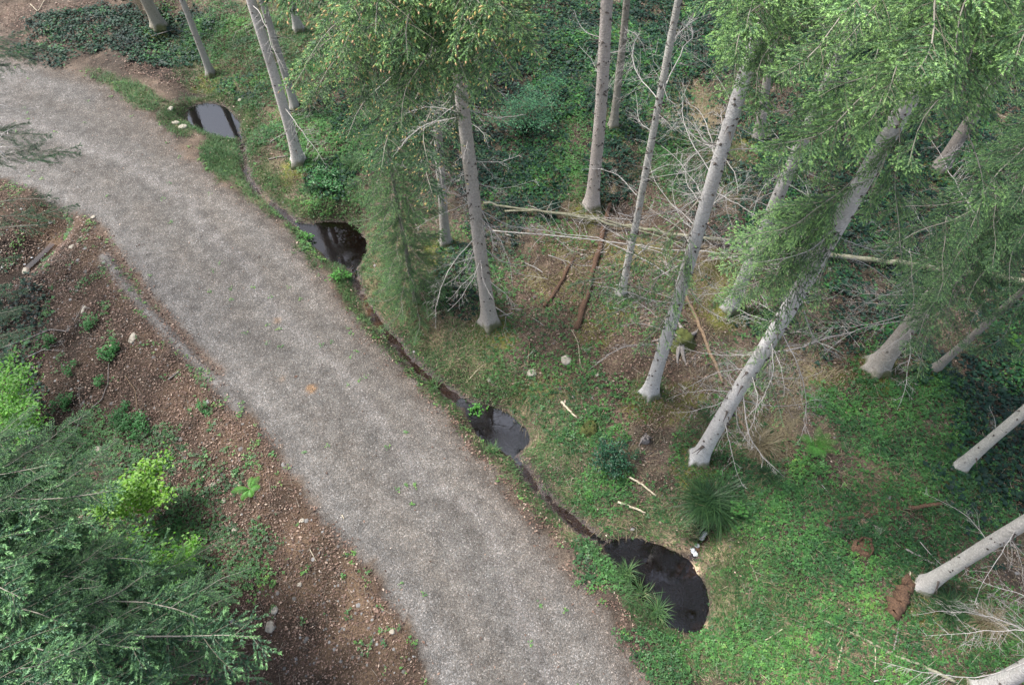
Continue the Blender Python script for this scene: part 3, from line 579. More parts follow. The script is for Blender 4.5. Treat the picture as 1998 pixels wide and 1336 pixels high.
def make_branch(seed, L, dens=1.0, wv=.3, buds=0.0, droop=.16, width=.30, tipb=1.0, start=.12):
    rg = np.random.default_rng(seed); wd = MB(); nb = dict(V=[], n=[], tip=[], rnd=[]); bV = MB()
    n = 16; t = np.linspace(0, 1, n); ph = rg.random() * 6
    ax = np.stack([L * t, L * .05 * np.sin(t * 4 + ph) + L * .012 * np.sin(t * 13 + ph), -L * .09 * np.sin(PI * t ** .8) + L * .015 * np.sin(t * 9 + ph)], 1)
    wd.tube(ax, .010 * (L / 3) * (1 - t) ** .8 + .0028, 5, val=wv)
    f = lambda u: np.array([np.interp(u, t, ax[:, k]) for k in range(3)])
    x = start; k = 0
    while x < .985:
        for sgn in (-1, 1):
            if rg.random() < .12: continue
            prof = min(1, (1 - x) ** .75 * 1.1 + .08) * min(1, .4 + x * 2.0)
            ln = width * L * prof * rg.uniform(.45, 1.2)
            o = f(min(.99, x + rg.normal(0, .012))); an = math.radians(rg.uniform(32, 64)); dv = np.array([math.cos(an), sgn * math.sin(an), -droop * rg.uniform(.2, 1.3) + rg.normal(0, .08)]); dv /= np.linalg.norm(dv)
            m = 5; tt = np.linspace(0, 1, m)[:, None]; kn = rg.normal(0, .07, 3)
            br = o + dv * ln * tt + (np.array([.14, 0, -.25 * droop * 1.6]) + kn) * ln * tt ** 2
            wd.tube(br, np.linspace(.0045, .0018, m), 3, cap=False, val=.75)
            g = lambda u: np.array([np.interp(u, tt[:, 0], br[:, q]) for q in range(3)])
            y = .12 if ln > .3 else .02
            if rg.random() < .05: continue
            while y < 1:
                q = g(y); q2 = g(min(1, y + .05)); dd = q2 - q if y < .95 else dv * .01; dd /= np.linalg.norm(dd) + 1e-9
                sd = np.cross(dd, (0, 0, 1.)); sd /= np.linalg.norm(sd) + 1e-9
                for s2 in (-1, 1):
                    if rg.random() > dens: continue
                    tl = rg.uniform(.09, .18) * (1.2 - .55 * y) * min(1.3, .7 + ln * .5)
                    if ln > .5 and rg.random() < .2: tl *= 1.7
                    dr = dd * rg.uniform(.9, 1.1) + sd * s2 * rg.uniform(.45, .75) + np.array([.15, 0, -droop * rg.uniform(-.1, .9)]); dr /= np.linalg.norm(dr)
                    e = q + dr * tl; needles(nb, q, e, rg, per=330, ln=.019, wd=.0050, tipbias=tipb if rg.random() < .7 else tipb * .3)
                    if buds and rg.random() < buds * (.4 + .6 * x) * .6:
                        bV.tube([e - (0, 0, .004), e + dr * .016, e + dr * .034 + (0, 0, -.004)], [.004, .0085, .003], 4, val=rg.random())
                y += rg.uniform(.055, .085) / max(ln, .2)
            needles(nb, g(.3), g(1.0), rg, per=300, ln=.019, wd=.0050, tipbias=tipb)
        q = f(x); dr = np.array([rg.uniform(.5, 1), rg.uniform(-.6, .6), rg.uniform(.0, .35)])
        for _ in range(3):
            dr = np.array([rg.uniform(.3, 1), rg.uniform(-.8, .8), rg.uniform(.0, .45)])
            if rg.random() < .8 * dens: q = f(min(1, x + rg.uniform(0, .03))); needles(nb, q, q + dr * rg.uniform(.06, .13), rg, per=300, ln=.019, wd=.0050, tipbias=tipb * .8)
        x += rg.uniform(.08, .14) / L * 1.15; k += 1
    needles(nb, f(.86), f(1.0), rg, per=320, ln=.019, wd=.005, tipbias=tipb)
    V = np.vstack(nb['V']); T = np.arange(len(V)).reshape(-1, 3); tip = np.concatenate(nb['tip']); rn = np.concatenate(nb['rnd'])
    fol = mesh('foliage', V, T, M['needle'], {'tip': tip, 'rnd': rn})
    if buds: return wd.mesh('branch', M['livewood']), fol, bV.mesh('buds', M['bud']), L
    return wd.mesh('branch', M['livewood']), fol, None, L
LIVE = {'long': [make_branch(s, 3.4, .92, width=.26) for s in (1, 2, 3)], 'mid': [make_branch(s, 2.2, .95, width=.33) for s in (4, 5, 6)], 'short': [make_branch(s, 1.2, 1, width=.42) for s in (7, 8)],
        'sparse': [make_branch(s, 2.2, .45, width=.30, droop=.35) for s in (9, 10)], 'bud': [make_branch(s, 2.8, .95, buds=.55, width=.32, droop=.28) for s in (11, 12)]}
def make_dead(seed, L, twigs=1.0, droop=.12):
    rg = np.random.default_rng(seed); wd = MB(); n = 12; t = np.linspace(0, 1, n); ph = rg.random() * 6
    kk = np.cumsum(rg.normal(0, .010, n)) * L; k2 = np.cumsum(rg.normal(0, .009, n)) * L
    ax = np.stack([L * t, (kk - kk[0]) * t ** .3 - t * (kk[-1] - kk[0]), -L * droop * np.sin(PI * t) + (k2 - k2[0]) - t * (k2[-1] - k2[0])], 1)
    wd.tube(ax, .0085 * (L / 1.8) ** .5 * (1 - t) + .0025, 4)
    f = lambda u: np.array([np.interp(u, t, ax[:, k]) for k in range(3)])
    for _ in range(int(13 * L * twigs)):
        x = rg.uniform(.12, .98); o = f(x); ln = L * .30 * (1.1 - x) * rg.uniform(.3, 1.3) + .05; an = rg.uniform(.5, 1.2) * rg.choice((-1, 1)); up = rg.uniform(-.5, .35)
        dv = np.array([math.cos(an), math.sin(an), up]); b = [o, o + dv * ln * .5 + rg.normal(0, .03, 3) * ln, o + dv * ln + np.array([.1, 0, -.15]) * ln + rg.normal(0, .05, 3) * ln]
        wd.tube(b, [.0034, .0024, .0012], 3, cap=False)
        for _ in range(rg.integers(1, 5)):
            y = rg.uniform(.2, .95); q = b[0] + (b[2] - b[0]) * y; an2 = an + rg.uniform(.4, 1.1) * rg.choice((-1, 1)); d2 = np.array([math.cos(an2), math.sin(an2), rg.uniform(-.6, .3)]); wd.tube([q, q + d2 * ln * rg.uniform(.15, .45)], [.0026, .0012], 3, cap=False)
    return wd.mesh('dead_branch', M['twigwood']), L
DEAD = [make_dead(20, 1.0, 1.1), make_dead(21, 1.0, .8), make_dead(22, 1.8), make_dead(23, 1.8, .7), make_dead(24, 2.8, 1.0), make_dead(25, 2.8, .6)]
def orient(o, tgt, roll=0.0, L=1.0, zs=1.0):
    o = np.asarray(o, float); d = np.asarray(tgt, float) - o; ln = np.linalg.norm(d); x = d / ln
    y = np.cross((0, 0, 1.), x); y /= np.linalg.norm(y) + 1e-9; z = np.cross(x, y)
    y2 = y * math.cos(roll) + z * math.sin(roll); z2 = np.cross(x, y2); s = ln / L
    m = Matrix.Identity(4)
    for i in range(3): m[i][0] = x[i] * s; m[i][1] = y2[i] * s; m[i][2] = z2[i] * s; m[i][3] = o[i]
    return m
rt = np.random.default_rng(99)
def live(tree, o, tip, kind=None, col=(.06, .12, .045), roll=None):
    d = np.linalg.norm(np.asarray(tip) - o)
    if kind is None: kind = 'long' if d > 2.7 else 'mid' if d > 1.6 else 'short'
    w_, f_, b_, L = LIVE[kind][rt.integers(len(LIVE[kind]))]
    root = np.array(tree.location); m = orient(o - root, np.asarray(tip) - root, rt.normal(0, .2) if roll is None else roll, L)
    b = obj('branch', w_, tree); b.matrix_local = m
    v = rt.uniform(.82, 1.18); c = (col[0] * v, col[1] * v, col[2] * v, 1)
    f = obj('foliage', f_, b, kind='stuff'); f.color = c
    if b_: obj('buds', b_, b, kind='stuff')
    return b
def dead(tree, o, tip, idx=None):
    d = np.linalg.norm(np.asarray(tip) - o); i = idx if idx is not None else (rt.integers(0, 2) if d < 1.3 else rt.integers(2, 4) if d < 2.3 else rt.integers(4, 6))
    me, L = DEAD[i]; root = np.array(tree.location); b = obj('dead_branch', me, tree); b.matrix_local = orient(o - root, np.asarray(tip) - root, rt.uniform(-3, 3), L); return b

# ---------------------------------------------------------------- trees
def make_trunk(B, d, r0, Ht, seed, flare=1.0, sides=20):
    rg = np.random.default_rng(seed); zs = np.concatenate([[-.5, -.15, -.02, .04, .1, .18, .28, .42, .6, .85, 1.15], np.arange(1.5, Ht, .45), [Ht]])
    an = np.arange(sides) * 2 * PI / sides; ph = rg.random(6) * 6; nl = rg.integers(4, 7)
    V = []; rad = lambda z: r0 * (1 - max(z, 0) / Ht) ** .8 * (.84 + .16 * math.exp(-max(z, 0) / 1.3)) + .006
    bend = rg.normal(0, .03, 2)
    for z in zs:
        zz = max(z, 0); r = rad(zz)
        fl = flare * (math.exp(-zz / .18) * (.16 + .62 * np.clip(np.cos(nl * an + ph[0] + .6 * np.sin(an + ph[1])), 0, 1) ** 1.6) + .20 * math.exp(-zz / .5))
        rr = r * (1 + fl + .035 * np.sin(3 * an + zz * .9 + ph[2]) + .02 * np.sin(7 * an + zz * 2.1 + ph[3])) * (1 + .02 * math.sin(zz * 2.7 + ph[4]))
        c = d * z + np.array([bend[0] * math.sin(z * .4 + ph[5]), bend[1] * math.sin(z * .5), 0]) * min(1, zz / 3)
        V.append(np.stack([c[0] + rr * np.cos(an), c[1] + rr * np.sin(an), np.full(sides, z * 1.0)], 1))
    V = np.vstack(V); i = np.arange(len(zs) - 1)[:, None] * sides; j = np.arange(sides)[None]; k = (j + 1) % sides
    Q = np.stack([i + j, i + k, i + sides + k, i + sides + j], -1).reshape(-1, 4)
    cen = lambda z: d * z + np.array([bend[0] * math.sin(z * .4 + ph[5]), bend[1] * math.sin(z * .5), 0]) * min(1, z / 3)
    return mesh('trunk', V, Q, M['bark'], smooth_=True), rad, cen
def scars(rad, cen, h0, h1, n, seed, stub=.3):
    rg = np.random.default_rng(seed); mb = MB()
    for _ in range(n):
        z = rg.uniform(h0, h1); z = round(z / .42) * .42 + rg.normal(0, .07) if rg.random() < .6 else z
        a = rg.uniform(0, 2 * PI); r = rad(z) * 1.0; c = cen(z) + np.array([math.cos(a), math.sin(a), 0]) * r * .97; c[2] = z
        out = np.array([math.cos(a), math.sin(a), -.1]); s = rg.uniform(.010, .026) * (.6 + r * 2)
        L_ = rg.uniform(.02, .05) if rg.random() > stub else rg.uniform(.06, .35)
        mb.tube([c - out * .03, c + out * .012, c + out * (L_ * .5), c + out * L_ + rg.normal(0, .01, 3)], [s * 1.5, s * 1.15, s * .5 if L_ > .05 else s * .9, s * .25 if L_ > .05 else s * .3], 6)
        if rg.random() < .35:   # chevron crease above the knot
            sd = np.array([-math.sin(a), math.cos(a), 0]); mb.tube([c + sd * s * 3.2 + (0, 0, -s * 1.6) - out * .01, c + (0, 0, s * 1.2) + out * .006, c - sd * s * 3.2 + (0, 0, -s * 1.6) - out * .01], [.004, .009, .004], 4)
    return mb.mesh('branch_stubs', M['scar'])
ROOT = []; RAD = []; CEN = []; HT = []
SCAR = [20, 40, 70, 40, 20, 60, 150, 190, 110, 170, 130, 40, 90, 120, 100, 30, 60, 70, 60, 30]
TINT = [(.6, .58, .5), (.75, .75, .72), (1.1, 1.08, 1.06), (.82, .82, .82), (.85, .85, .82), (.75, .75, .74), (.88, .85, .82), (.98, .92, .9), (.62, .6, .55), (1.0, 1.02, 1.0), (1.1, 1.13, 1.17), (.7, .68, .65), (.95, .97, .98), (1.15, 1.18, 1.22), (.75, .72, .68), (.6, .58, .55), (1, 1.02, 1), (1.05, 1.06, 1.06), (.55, .52, .5), (1.05, 1.07, 1.1)]
for i, (b, t, wpx, label) in enumerate(TREES):
    B, d = TL[i]; r0 = wpx * mpp(B) / 2 * .93; Ht = 24 + 3 * rt.random()
    name = 'spruce_tree'
    T = thing(name, label, 'tree', B); me, rad, cen = make_trunk(B, d, r0, Ht, 300 + i)
    tr = obj('trunk', me, T); tr.color = TINT[i] + (1,)
    vis = 13
    obj('branch_stubs', scars(rad, cen, .5, vis, int(SCAR[i] * 1.5), 400 + i), T, kind='stuff')
    ROOT.append(T); RAD.append(rad); CEN.append(cen); HT.append(Ht)
def at_h(i, h):                                   # point on the axis of trunk i at height h above its base
    return np.array(ROOT[i].location) + np.array([*CEN[i](h)[:2], h])
def h_at(i, ypx):                                 # height at which trunk i crosses picture row ypx
    hs = np.linspace(.2, 15, 300); q = np.array([at_h(i, h) for h in hs]); _, y, _ = proj(q[:, 0], q[:, 1], q[:, 2])
    return float(hs[np.argmin(np.abs(y - ypx))])
def at_px(x, y, z): return P(x, y, z)
GR, GM, GD, GY_ = (.155, .285, .125), (.115, .225, .11), (.07, .15, .08), (.160, .290, .135)
# centre spruce (index 6): yellow tipped drooping branches
def to(i, h, x, y, drop, kind=None, col=GR, roll=None):
    o = at_h(i, h); z = o[2] - drop; tip = at_px(x, y, z)
    r = RAD[i](h); v = tip - o; o2 = o + v / np.linalg.norm(v) * r * .6
    if kind is None and np.linalg.norm(v) > 4.0:      # big boughs carry side boughs of their own
        x_ = v / np.linalg.norm(v); y_ = np.cross((0, 0, 1.), x_); y_ /= np.linalg.norm(y_)
        for q, fr in enumerate((.34, .46, .58, .70, .82)):
            p0 = o2 + v * fr - np.array([0, 0, .25 * math.sin(PI * fr)]); sg = -1 if (q + int(x)) % 2 else 1; l_ = rt.uniform(1.1, 1.7) * (1.25 - .6 * fr)
            live(ROOT[i], p0, p0 + (x_ * rt.uniform(.6, .9) + y_ * sg * rt.uniform(.5, .8) - np.array([0, 0, rt.uniform(.0, .2)])) * l_, 'mid', col)
    return live(ROOT[i], o2, tip, kind, col, roll)
for h, x, y, dr in [(11.2, 585, 180, 1.6), (11.2, 610, 130, 1.2), (10.6, 690, 180, 1.3), (11.6, 640, 60, .9), (10.2, 775, 225, 1.2), (10.4, 800, 255, 1.3), (9.8, 985, 222, 1.5), (11.3, 1078, 112, 1.3), (11.6, 1040, 55, .9), (11.9, 960, 80, 1.1), (11.6, 820, 120, 1.0), (9.0, 900, 245, 1.0), (12.2, 700, 20, .8), (12.3, 1000, 10, .7), (10.6, 600, 215, 1.5), (10.8, 930, 160, 1.0), (11.8, 760, 70, .7), (9.2, 830, 190, .8), (11.4, 1065, 85, .9), (11.0, 1030, 150, 1.0), (10.3, 985, 195, 1.0), (10.8, 640, 160, 1.2), (11.3, 680, 110, 1.0), (10.2, 700, 225, 1.3), (11.9, 1000, 60, .8), (9.8, 770, 270, 1.2)]:
    to(6, h, x, y, dr, 'bud', GY_)
for h, x, y, dr in [(7.6, 760, 330, 1.2), (7.2, 845, 330, .9), (8.2, 690, 270, 1.5), (6.6, 860, 400, .8)]: to(5, h, x, y, dr, 'bud', GD)
for i, h, x, y, dr in [(4, 7, 640, -30, .6), (4, 7.2, 700, -5, .8), (4, 6.5, 660, -40, .8)]: to(i, h, x, y, dr, 'bud', GM)
# right hand crowns
for i, h, x, y, dr in [
  (13, 8.3, 1392, 500, .9), (13, 8.0, 1400, 585, 1.1), (13, 7.6, 1478, 640, 1.2), (13, 8.6, 1430, 455, .7), (13, 8.4, 1500, 560, .9), (13, 9.0, 1470, 420, .8),
  (13, 10.6, 1468, 240, .7), (13, 10.2, 1478, 330, .9), (13, 10.8, 1530, 270, .6), (13, 10.0, 1700, 430, .9), (13, 10.2, 1760, 520, 1.4),
  (13, 12.6, 1500, 130, .7), (13, 12.2, 1600, 200, .8), (13, 12.8, 1655, 85, .6), (13, 12.4, 1800, 330, 1.0), (13, 13.0, 1880, 200, .8), (13, 13.1, 1990, 120, .8), (13, 13.2, 1760, 120, .5), (13, 12.0, 1900, 400, 1.2), (13, 13.4, 1700, 30, .4),
  (10, 10.3, 1415, 30, .5), (10, 10.0, 1422, 110, .7), (10, 9.6, 1440, 180, .7), (10, 10.8, 1560, 60, .6), (10, 10.6, 1500, 10, .4), (10, 9.9, 1530, 170, .8), (10, 9.2, 1500, 250, .9), (10, 11.2, 1440, -20, .4),
  (10, 11.8, 1425, 60, .5), (10, 12.0, 1460, 120, .5), (10, 11.4, 1440, 170, .6), (10, 12.4, 1490, 60, .4), (10, 11.6, 1500, 190, .6), (10, 12.6, 1450, 0, .4), (10, 11.0, 1465, 210, .7), (10, 12.0, 1400, 100, .6),
  (13, 8.8, 1400, 520, .9), (13, 8.9, 1440, 500, .8), (13, 8.4, 1420, 570, 1.0), (13, 9.2, 1450, 470, .8), (13, 8.3, 1600, 600, .9),
  (13, 11.2, 1480, 290, .7), (13, 11.4, 1660, 250, .5), (13, 12.4, 1740, 200, .5), (13, 12.8, 1820, 130, .5),
  (14, 8.2, 1860, 470, 1.2), (14, 7.0, 1850, 560, 1.0), (14, 6.6, 1800, 600, 1.2), (14, 8.8, 1960, 400, .9),
  (12, 8.8, 1590, 250, .9), (12, 9.3, 1540, 160, .8), (12, 9.6, 1700, 160, .9), (12, 9.8, 1600, 60, .7), (12, 10, 1760, 60, .8), (12, 7.6, 1560, 330, .9), (12, 7.8, 1700, 380, 1),
  (14, 6.5, 1850, 640, 1.5), (14, 6.0, 1790, 690, 1.6), (14, 6.8, 1900, 600, 1.3), (14, 7.4, 1830, 380, 1.0), (14, 7.8, 1900, 330, 1.0), (14, 8.0, 1990, 480, 1.2), (14, 8.2, 1985, 330, 1), (14, 5.8, 1900, 680, 1.4), (14, 7.2, 1980, 590, 1.5), (14, 8.6, 1930, 250, 1.0), (14, 6.3, 1740, 600, 1.2), (14, 7.7, 1730, 520, 1.5), (14, 5.4, 1800, 740, 1.3),
  (18, 5.5, 1850, 130, 1), (18, 5.2, 1920, 230, 1), (18, 5, 1980, 200, 1), (18, 6, 1780, 60, 1), (18, 5.8, 1900, 60, 1), (18, 4.6, 1800, 230, 1), (18, 6.2, 1960, 20, .8),
  (15, 4.6, 1990, 700, 1), (15, 4.2, 1900, 690, .8)]:
    to(i, h, x, y, dr, None, GR if i in (13, 10) else GM)
# loose hanging spray in front of the thin knotty trunk, and thin ones low on the leaning spruce
for i, h, x, y, dr in [(10, 6.6, 1105, 560, 1.4), (10, 6.2, 1165, 640, 1.8), (10, 5.8, 1235, 690, 1.9), (10, 5.6, 1275, 650, 1.5), (13, 5.4, 1500, 780, 1.6), (13, 5.8, 1555, 740, 1.6), (13, 6.0, 1450, 700, 1.4), (13, 5.0, 1530, 830, 1.8), (13, 6.4, 1610, 700, 1.6)]:
    to(i, h, x, y, dr, 'sparse', GR)
# dead lower branches
def dto(i, h, x, y, drop, idx=None):
    o = at_h(i, h); tip = at_px(x, y, o[2] - drop); return dead(ROOT[i], o, tip, idx)
for a in [(10, 8.6, 1320, 85, -.6, 5), (10, 7.2, 1345, 160, .0), (10, 7.4, 1340, 200, .2), (10, 7.6, 1330, 225, .4), (10, 5.3, 1440, 350, -.1, 2), (10, 6.6, 1290, 285, .2), (10, 5.0, 1130, 395, .2, 5), (10, 4.6, 1300, 470, .9), (10, 4.3, 1010, 445, .3, 5), (10, 4.9, 1420, 470, .4), (10, 3.8, 1240, 560, .6), (10, 3.5, 1130, 550, .3, 4), (10, 2.2, 1150, 720, .5), (10, 2.6, 1200, 640, .4), (10, 5.6, 1380, 470, .6), (10, 6.0, 1260, 300, .2),
          (6, 3.4, 860, 560, .6), (6, 4.0, 1020, 470, .3), (6, 4.4, 1070, 440, .5), (6, 3.8, 1100, 470, .3, 4), (6, 3.2, 1050, 520, .4), (6, 4.8, 880, 420, .5), (6, 5.2, 1050, 350, .2), (6, 5.8, 1020, 300, .2), (6, 2.4, 870, 590, .5), (6, 2.8, 860, 520, .5), (6, 2.0, 1010, 600, .4), (6, 5.5, 830, 380, .5), (6, 4.3, 1000, 560, 1.0), (6, 3.6, 850, 640, 1.0), (6, 4.6, 960, 500, .8), (6, 7.5, 920, 70, -.4), (6, 8, 830, 40, -.3),
          (9, 5.5, 1240, 180, .2), (9, 6.3, 1250, 60, .2), (9, 4.3, 1370, 330, .3), (9, 3.6, 1140, 330, .3), (9, 6.0, 1355, 60, .2), (9, 2.9, 1120, 430, .2), (9, 6.6, 1400, 20, .1),
          (13, 4.6, 1290, 660, .5, 4), (13, 3.8, 1510, 780, .8), (13, 4.2, 1560, 800, 1.1, 4), (13, 3.2, 1300, 780, .5), (13, 5.2, 1640, 670, .5, 4), (13, 3.0, 1480, 880, .9), (13, 5.8, 1380, 560, .4, 4), (13, 2.6, 1400, 800, .5), (13, 4.8, 1420, 690, .7), (13, 5.6, 1560, 860, 1.8, 4), (13, 4.0, 1560, 700, .4), (13, 6.5, 1650, 700, 1.2), (13, 2.2, 1450, 950, .8), (13, 3.4, 1530, 930, 1.3),
          (12, 3.6, 1530, 480, .3), (12, 4.0, 1620, 470, .3), (12, 3.0, 1350, 500, .3), (12, 2.5, 1500, 600, .4), (12, 4.4, 1470, 380, .3), (12, 5, 1680, 400, .4), (12, 5.4, 1500, 240, .2),
          (14, 3.0, 1620, 560, .2, 4), (14, 2.4, 1600, 640, .2, 4), (14, 3.6, 1700, 430, .2, 4), (14, 4.2, 1780, 380, .2, 4), (14, 2.8, 1820, 660, .5), (14, 3.8, 1640, 480, .2, 5), (14, 4.6, 1900, 350, .2, 4), (14, 3.2, 1680, 700, .8), (14, 2.0, 1600, 700, .3), (14, 5, 1800, 250, .2, 4), (14, 1.8, 1750, 800, .4), (14, 3.4, 1650, 620, .5, 4),
          (17, 2.0, 1990, 1000, .2), (17, 2.6, 1800, 960, .3), (17, 3.2, 1990, 1160, .6, 4), (17, 3.5, 1900, 1180, .8), 
          (19, 3.4, 1800, 1240, .5, 4), (19, 3.0, 1720, 1290, .4, 5), (19, 2.2, 1850, 1180, .4, 4), (19, 2.8, 1780, 1200, .6, 4), (19, 4, 1880, 1120, .5, 4),
          (7, 3.4, 1130, 90, .1), (7, 5.2, 1240, 60, .1), (7, 5.6, 1120, 20, .1), (8, 3.5, 1260, 110, .1), (2, 5.5, 560, 150, .2), (2, 2.2, 640, 330, .3), (16, 1.6, 1930, 790, .1), (5, 5, 780, 330, .3), (5, 4, 820, 400, .3)]:
    dto(*a)
# random dead twigs on the lower crowns; crowns above the camera
for i, n_ in ((10, 34), (9, 16), (13, 34), (12, 20), (14, 34), (6, 30), (5, 8), (18, 8), (11, 6)):
    for _ in range(n_):
        h = rt.uniform(2.5, 8.5 if i != 18 else 5); a = rt.uniform(0, 2 * PI); L_ = rt.uniform(.35, 1.8) if i != 9 else rt.uniform(.2, .8); o = at_h(i, h); dead(ROOT[i], o, o + np.array([math.cos(a), math.sin(a), rt.uniform(-.25, .1)]) * L_)
for i in range(len(TREES)):
    h = 13.8; far = np.linalg.norm(np.array(ROOT[i].location)[:2]); h = (17.0 if i in (5, 6) else 12.5 if far > 14 else 14.6); a = rt.uniform(0, 6)
    while h < HT[i] - .8:
        a += 2.4 + rt.normal(0, .3); fr = (h - 12) / (HT[i] - 12); L_ = 3.2 * (1 - fr) ** .7 + .5; o = at_h(i, h)
        tip = o + np.array([math.cos(a) * L_, math.sin(a) * L_, -.12 * L_])
        if np.hypot(*tip[:2]) > 3.0: live(ROOT[i], o, tip, None, GM)
        h += .62
# the big fir at the lower left, the tree off the left edge, the young spruce at the centre
def spruce_at(px, z0, label, r, Ht, seed, name='spruce_tree', lean=(0, 0), tint=(.5, .5, .48)):
    B = G(*px); T = thing(name, label, 'tree', B); me, rad, cen = make_trunk(B, np.array([lean[0], lean[1], 1.]), r, Ht, seed); tr = obj('trunk', me, T); tr.color = tint + (1,)
    ROOT.append(T); RAD.append(rad); CEN.append(cen); HT.append(Ht); return len(ROOT) - 1
BL = (.105, .225, .115)
k = spruce_at((-70, 1195), 0, 'dense blue green fir crown filling the lower left corner', .22, 20, 501, 'fir_tree')
for h, x, y, dr in [(6.6, 512, 1216, .9), (7.6, 282, 1236, .8), (5.6, 440, 1130, 1.2), (6.2, 215, 905, 1.2), (7.4, 110, 885, .8), (6.9, 190, 1000, .9), (4.6, 440, 1200, 1.0), (6.0, 420, 1290, 1.0), (5.0, 520, 1300, 1.2), (7.2, 330, 1330, .9), (8, 170, 1330, .9), (7.8, 120, 1130, .7), (6.4, 280, 1120, .9), (4.8, 200, 1080, 1.0), (5.4, 120, 1010, .9), (8.4, 60, 1010, .8), (5.8, 340, 1180, .9), (6.8, 180, 1160, .8), (7.0, 40, 900, .9), (4.6, 250, 1180, 1.0), (4.2, 150, 1250, .8), (6.2, 470, 1380, 1), (4.4, 330, 1260, 1), (8.6, 20, 1200, .6), (8.2, 100, 1250, .7), (3.8, 370, 1150, .9), (4, 60, 1080, .8), (8.8, 250, 1400, .7), (7.6, 60, 850, .7), (6.6, 140, 930, .8), (7.0, 230, 930, .9), (6.0, 60, 960, .8), (5.6, 200, 1120, 1), (5.0, 380, 1180, 1), (6.4, 380, 1240, .8), (5.6, 480, 1250, .9), (5.4, 430, 1330, .8), (6.8, 240, 1300, .7), (7.8, 180, 1240, .6), (7.2, 20, 860, .6)]:
    to(k, h, x, y, dr, None, BL)
k = spruce_at((-230, 470), 0, 'fir reaching in from the left edge with loose dark sprays over the gravel', .2, 18, 502, 'fir_tree')
for h, x, y, dr, kd in [(7.4, 92, 90, .7, 'mid'), (7.2, 70, 125, .6, 'mid'), (7.5, 50, 60, .6, 'mid'), (7.0, 60, 105, .7, 'mid'), (6.6, 160, 280, .8, 'mid'), (6.5, 155, 300, .8, 'mid'), (6.4, 98, 265, .7, 'mid'), (6.2, 70, 290, .7, 'mid'), (6.4, 55, 240, .6, 'mid'), (5.6, 150, 400, .8, 'mid'), (5.5, 115, 385, .8, 'sparse'), (5.4, 95, 440, .8, 'sparse'), (5.0, 40, 500, .8, 'mid'), (4.8, 60, 640, .9, 'long'), (4.6, 66, 590, .9, 'long'), (4.4, 50, 570, .8, 'long'), (4.4, 30, 660, .8, 'long'), (4.2, 40, 610, .8, 'long'), (4.9, 20, 560, .8, 'long'), (4.9, 55, 680, .8, 'mid')]:
    o = at_px(x - (150 if kd == 'mid' else 230), y + rt.uniform(-30, 30), at_h(k, h)[2] - dr * .3); tip = at_px(x, y, at_h(k, h)[2] - dr)
    b_ = dead(ROOT[k], at_h(k, h), o, 4); live(ROOT[k], o, tip, kd, (.055, .125, .075))
k = spruce_at((812, 590), 0, 'young drooping spruce between the slender trunk and the second pool', .075, 8.2, 503, 'young_spruce')
h = .5; a = 0.
while h < 8.0:
    a += 2.4; L_ = (1.4 * (1 - h / 8.3) ** .6 + .2) * rt.uniform(.8, 1.1); o = at_h(k, h); live(ROOT[k], o, o + np.array([math.cos(a) * L_, math.sin(a) * L_, -.30 * L_]), 'mid' if L_ > 1.2 else 'short', (.095, .20, .085)); h += .08
k = spruce_at((1690, -20), 0, 'spruce crown crowding the top right edge behind the leaning spruces', .25, 24, 504)
for h, x, y, dr in [(4.5, 1600, 30, .6), (4.8, 1700, 60, .7), (5, 1650, 0, .5), (4, 1560, 60, .8), (4.2, 1750, 100, .8), (3.6, 1660, 110, .8)]: to(k, h, x, y, dr, None, GM)

# ---------------------------------------------------------------- broadleaf saplings, shrubs, tufts
def sapling(name, label, base, tips, leafn, size, col, seed, cat='shrub', spread=.35):
    rg = np.random.default_rng(seed); B = G(*base); T = thing(name, label, cat, B); st = MB(); pos = []
    for x, y, h in tips:
        tip = P(x, y, B[2] + h) - B; mid = tip * np.array([.45, .45, .65]); t = np.linspace(0, 1, 7)[:, None]
        c = (1 - t) ** 2 * 0 + 2 * t * (1 - t) * mid + t ** 2 * tip; st.tube(c, np.linspace(.014, .003, 7), 4)
        u = rg.uniform(.35, 1.02, leafn)[:, None]; q = 2 * u * (1 - u) * mid + u ** 2 * tip; off = rg.normal(0, 1, (leafn, 3)) * np.array([spread, spread, spread * .22]) * (1.15 - u * .6); pos.append(q + off)
        for _ in range(14): 
            uu = rg.uniform(.4, .95); s = 2 * uu * (1 - uu) * mid + uu ** 2 * tip; st.tube([s, s + rg.normal(0, 1, 3) * spread * np.array([.8, .8, .2])], [.004, .0015], 3, cap=False)
    obj('stem', st.mesh('stem', M['logbrown']), T); p = np.vstack(pos); n = len(p)
    f = obj('foliage', stamp([(0, -.5, 0), (.27, -.15, .06), (.24, .2, .05), (0, .5, -.03), (-.24, .2, .05), (-.27, -.15, .06)], [(0, 1, 2, 3), (0, 3, 4, 5)], p, rot_rand(n, .35, rg), size * np.exp(rg.normal(0, .25, n)), rg.beta(2, 2, n), 'foliage', M[col[0]]), T, kind='stuff'); f.color = col[1] + (1,)
    return T
sapling('beech_sapling', 'lime green beech sapling spreading above the leaf litter at lower left', (250, 1010), [(320, 890, 1.9), (250, 940, 2.1), (330, 965, 1.7), (190, 985, 2.0), (285, 905, 1.9), (220, 960, 2.2), (300, 945, 1.7)], 300, .085, ('beech', (.9, .92, .9)), 1, spread=.22)
sapling('beech_sapling', 'bright green beech sapling at the left edge beside the dark hollow', (20, 830), [(50, 720, 1.8), (60, 790, 1.9), (10, 740, 2.2), (30, 860, 1.6), (0, 800, 2), (70, 830, 1.4), (20, 700, 1.8)], 420, .075, ('beech', (.62, .85, .8)), 2, spread=.3)
